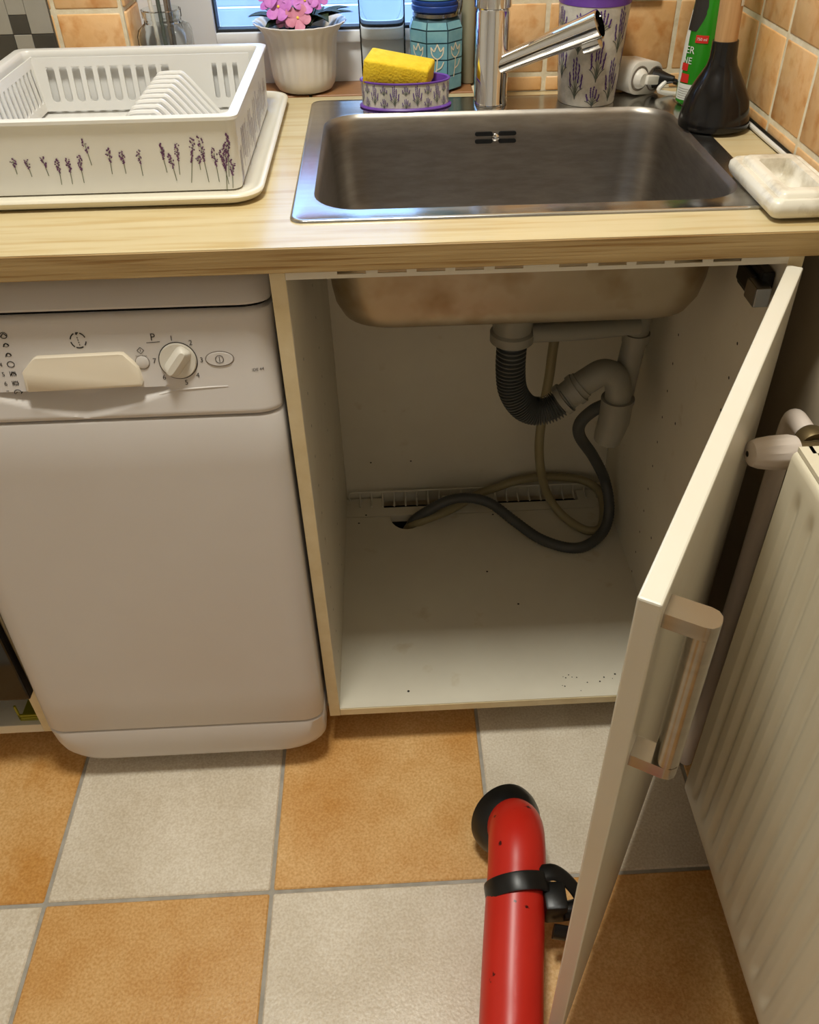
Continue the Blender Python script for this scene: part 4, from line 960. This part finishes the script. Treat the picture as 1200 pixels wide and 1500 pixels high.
g = G(); g.bbox(GC.x - .075, GC.x + .03, GC.y - .012, GC.y + .012, GC.z + .25, GC.z + .28, .006); g.build('spray_head', M_label, gb, smooth=True)

# ---- plunger
pl = thing('plunger', 'black rubber plunger with beech handle standing in the sink corner', 'plunger', (.6025, .358, CT))
PCt = Vector((.5990, .358, CT + .0040))
tilt = Vector((-.03, .02, 1)).normalized()
G().lathe([(.0470, 0), (.0480, .001), (.0485, .005), (.0480, .010), (.0465, .018), (.0430, .036), (.0350, .053), (.0265, .068), (.0205, .078), (.0180, .088), (.0172, .108), (.0166, .1085), (.0120, .108), (.0120, .090)], PCt, 56, tilt, cap0=True).build('cup', M_rubber, pl, smooth=True)
G().lathe([(.0148, .085), (.0150, .12), (.0158, .25), (.0155, .47), (.012, .478), (.0001, .48)], PCt, 28, tilt).build('handle', M_beech, pl, smooth=True)
qz = Vector((0, 0, 1)).rotation_difference(tilt)
def hsurf(u, v): a = u / .0155 - PI / 2; return PCt + qz @ Vector((.0157 * math.cos(a), .0157 * math.sin(a), v)), qz @ Vector((math.cos(a), math.sin(a), 0))
g = G(); V = []; F = []
for j in range(2):
    for i in range(9): p, nr = hsurf(.008 + .014 * i / 8, .150 + .06 * j); V.append(p + nr * .0005)
g.add(V, [(i, i + 1, i + 10, i + 9) for i in range(8)]); g.build('sticker', M_label, pl, smooth=True)
g = G(); ring(g, hsurf, .0135, .182, .003, .004, .0007, off=.0009); g.build('sticker_mark', M_ink_soft, pl)

# ---- marble-look soap dish on the worktop corner
sd = G()
ax0, ax1, ay0, ay1 = .5535, .6440, .010, .168
def so(i, z, r): return rrect(ax0 + i, ax1 - i, ay0 + i, ay1 - i, r, SZ + z, 6)
L = [so(.010, .0003, .006), so(.0060, .0020, .008), so(.0025, .006, .010), so(.0005, .012, .011), so(.001, .018, .011), so(.005, .0225, .010), so(.010, .0225, .009), so(.0125, .0205, .008), so(.014, .0250, .007), so(.017, .0275, .006), so(.020, .0275, .005)]
cxs, cys = (ax0 + ax1) / 2, (ay0 + ay1) / 2
def ov(k, z):     # oval well, same vertex order as the outline
    out = []
    for p in so(.020, 0, .005):
        d_ = Vector((p[0] - cxs, p[1] - cys)); a = math.atan2(d_.y / .059, d_.x / .028); out.append((cxs + (.0275 - k) * math.cos(a), cys + (.0590 - k) * math.sin(a), SZ + z))
    return out
L += [ov(0, .0270), ov(.0015, .0240), ov(.003, .0150), ov(.007, .0085), ov(.015, .0060)]
o = sd.loft(L).build('soap_dish', M_marble, None, smooth=True, angle=45, origin=(.60, .09, SZ)); tag(o, 'marble-look rectangular soap dish with oval well on the sink edge', 'soap dish')

# ================================================================== PUMP ON THE FLOOR
pm = thing('drain_pump', 'red drain pump tube with black rubber end lying on the tiles', 'pump', (.26, -.35, 0))
path = [(.284, -.205, .062), (.2865, -.226, .090), (.2835, -.258, .104), (.278, -.30, .100), (.270, -.345, .092), (.2565, -.43, .076), (.243, -.52, .062), (.212, -.72, .047), (.185, -.90, .047)]
G().tube(path, .0415, 36, True, 10).build('tube', M_pump, pm, smooth=True)
E0 = Vector(path[0]); ax = (Vector((.268, -.168, .040)) - E0).normalized()
G().lathe([(.0395, -.012), (.0440, -.010), (.0515, .004), (.0550, .018), (.0550, .030), (.0520, .034), (.042, .033), (.036, .020), (.0001, .018)], E0 + Vector((.001, -.004, .003)), 44, ax, cap0=True).build('rubber_end', M_pumpblack, pm, smooth=True)
# clamp band with loop handle and wing stub
Q0, Q1 = Vector((.277, -.308, .0985)), Vector((.2705, -.343, .0925)); tx = (Q1 - Q0).normalized()
ta = (tx + Vector((.24, 0, 0))).normalized()
g = G(); g.lathe([(.0425, 0), (.0468, .0005), (.0474, .003), (.0474, .023), (.0468, .0255), (.0425, .026)], Q0, 40, ta); g.build('clamp_band', M_pumpblack, pm, smooth=True)
side = Vector((.97, .20, -.06)).normalized()
c_ = Q0 + ta * .013
pts_ = [c_ + side * .030 + Vector((0, .002, .030)), c_ + side * .052 + Vector((0, .000, .028)), c_ + side * .072 + Vector((0, -.012, .016)), c_ + side * .086 + Vector((0, -.030, .002)), c_ + side * .088 + Vector((0, -.052, -.012)), c_ + side * .074 + Vector((0, -.066, -.020)), c_ + side * .044 + Vector((0, -.058, -.018))]
g = G(); g.tube(pts_, .0045, 14, True, 6, flat=2.7); g.build('clamp_loop', M_pumpblack, pm, smooth=True)
g = G(); g.bbox(-.010, .022, -.030, .010, -.024, .020, .005); g.xform(Matrix.Translation(c_ + side * .042 + Vector((0, -.018, .006)))); g.build('clamp_lug', M_pumpblack, pm, smooth=True)
g = G(); g.lathe([(.0001, 0), (.012, 0), (.0125, .004), (.0125, .030), (.010, .034), (.0001, .034)], c_ + side * .058 + Vector((0, -.044, .002)), 18, side); g.build('clamp_screw', M_pumpblack, pm, smooth=True)
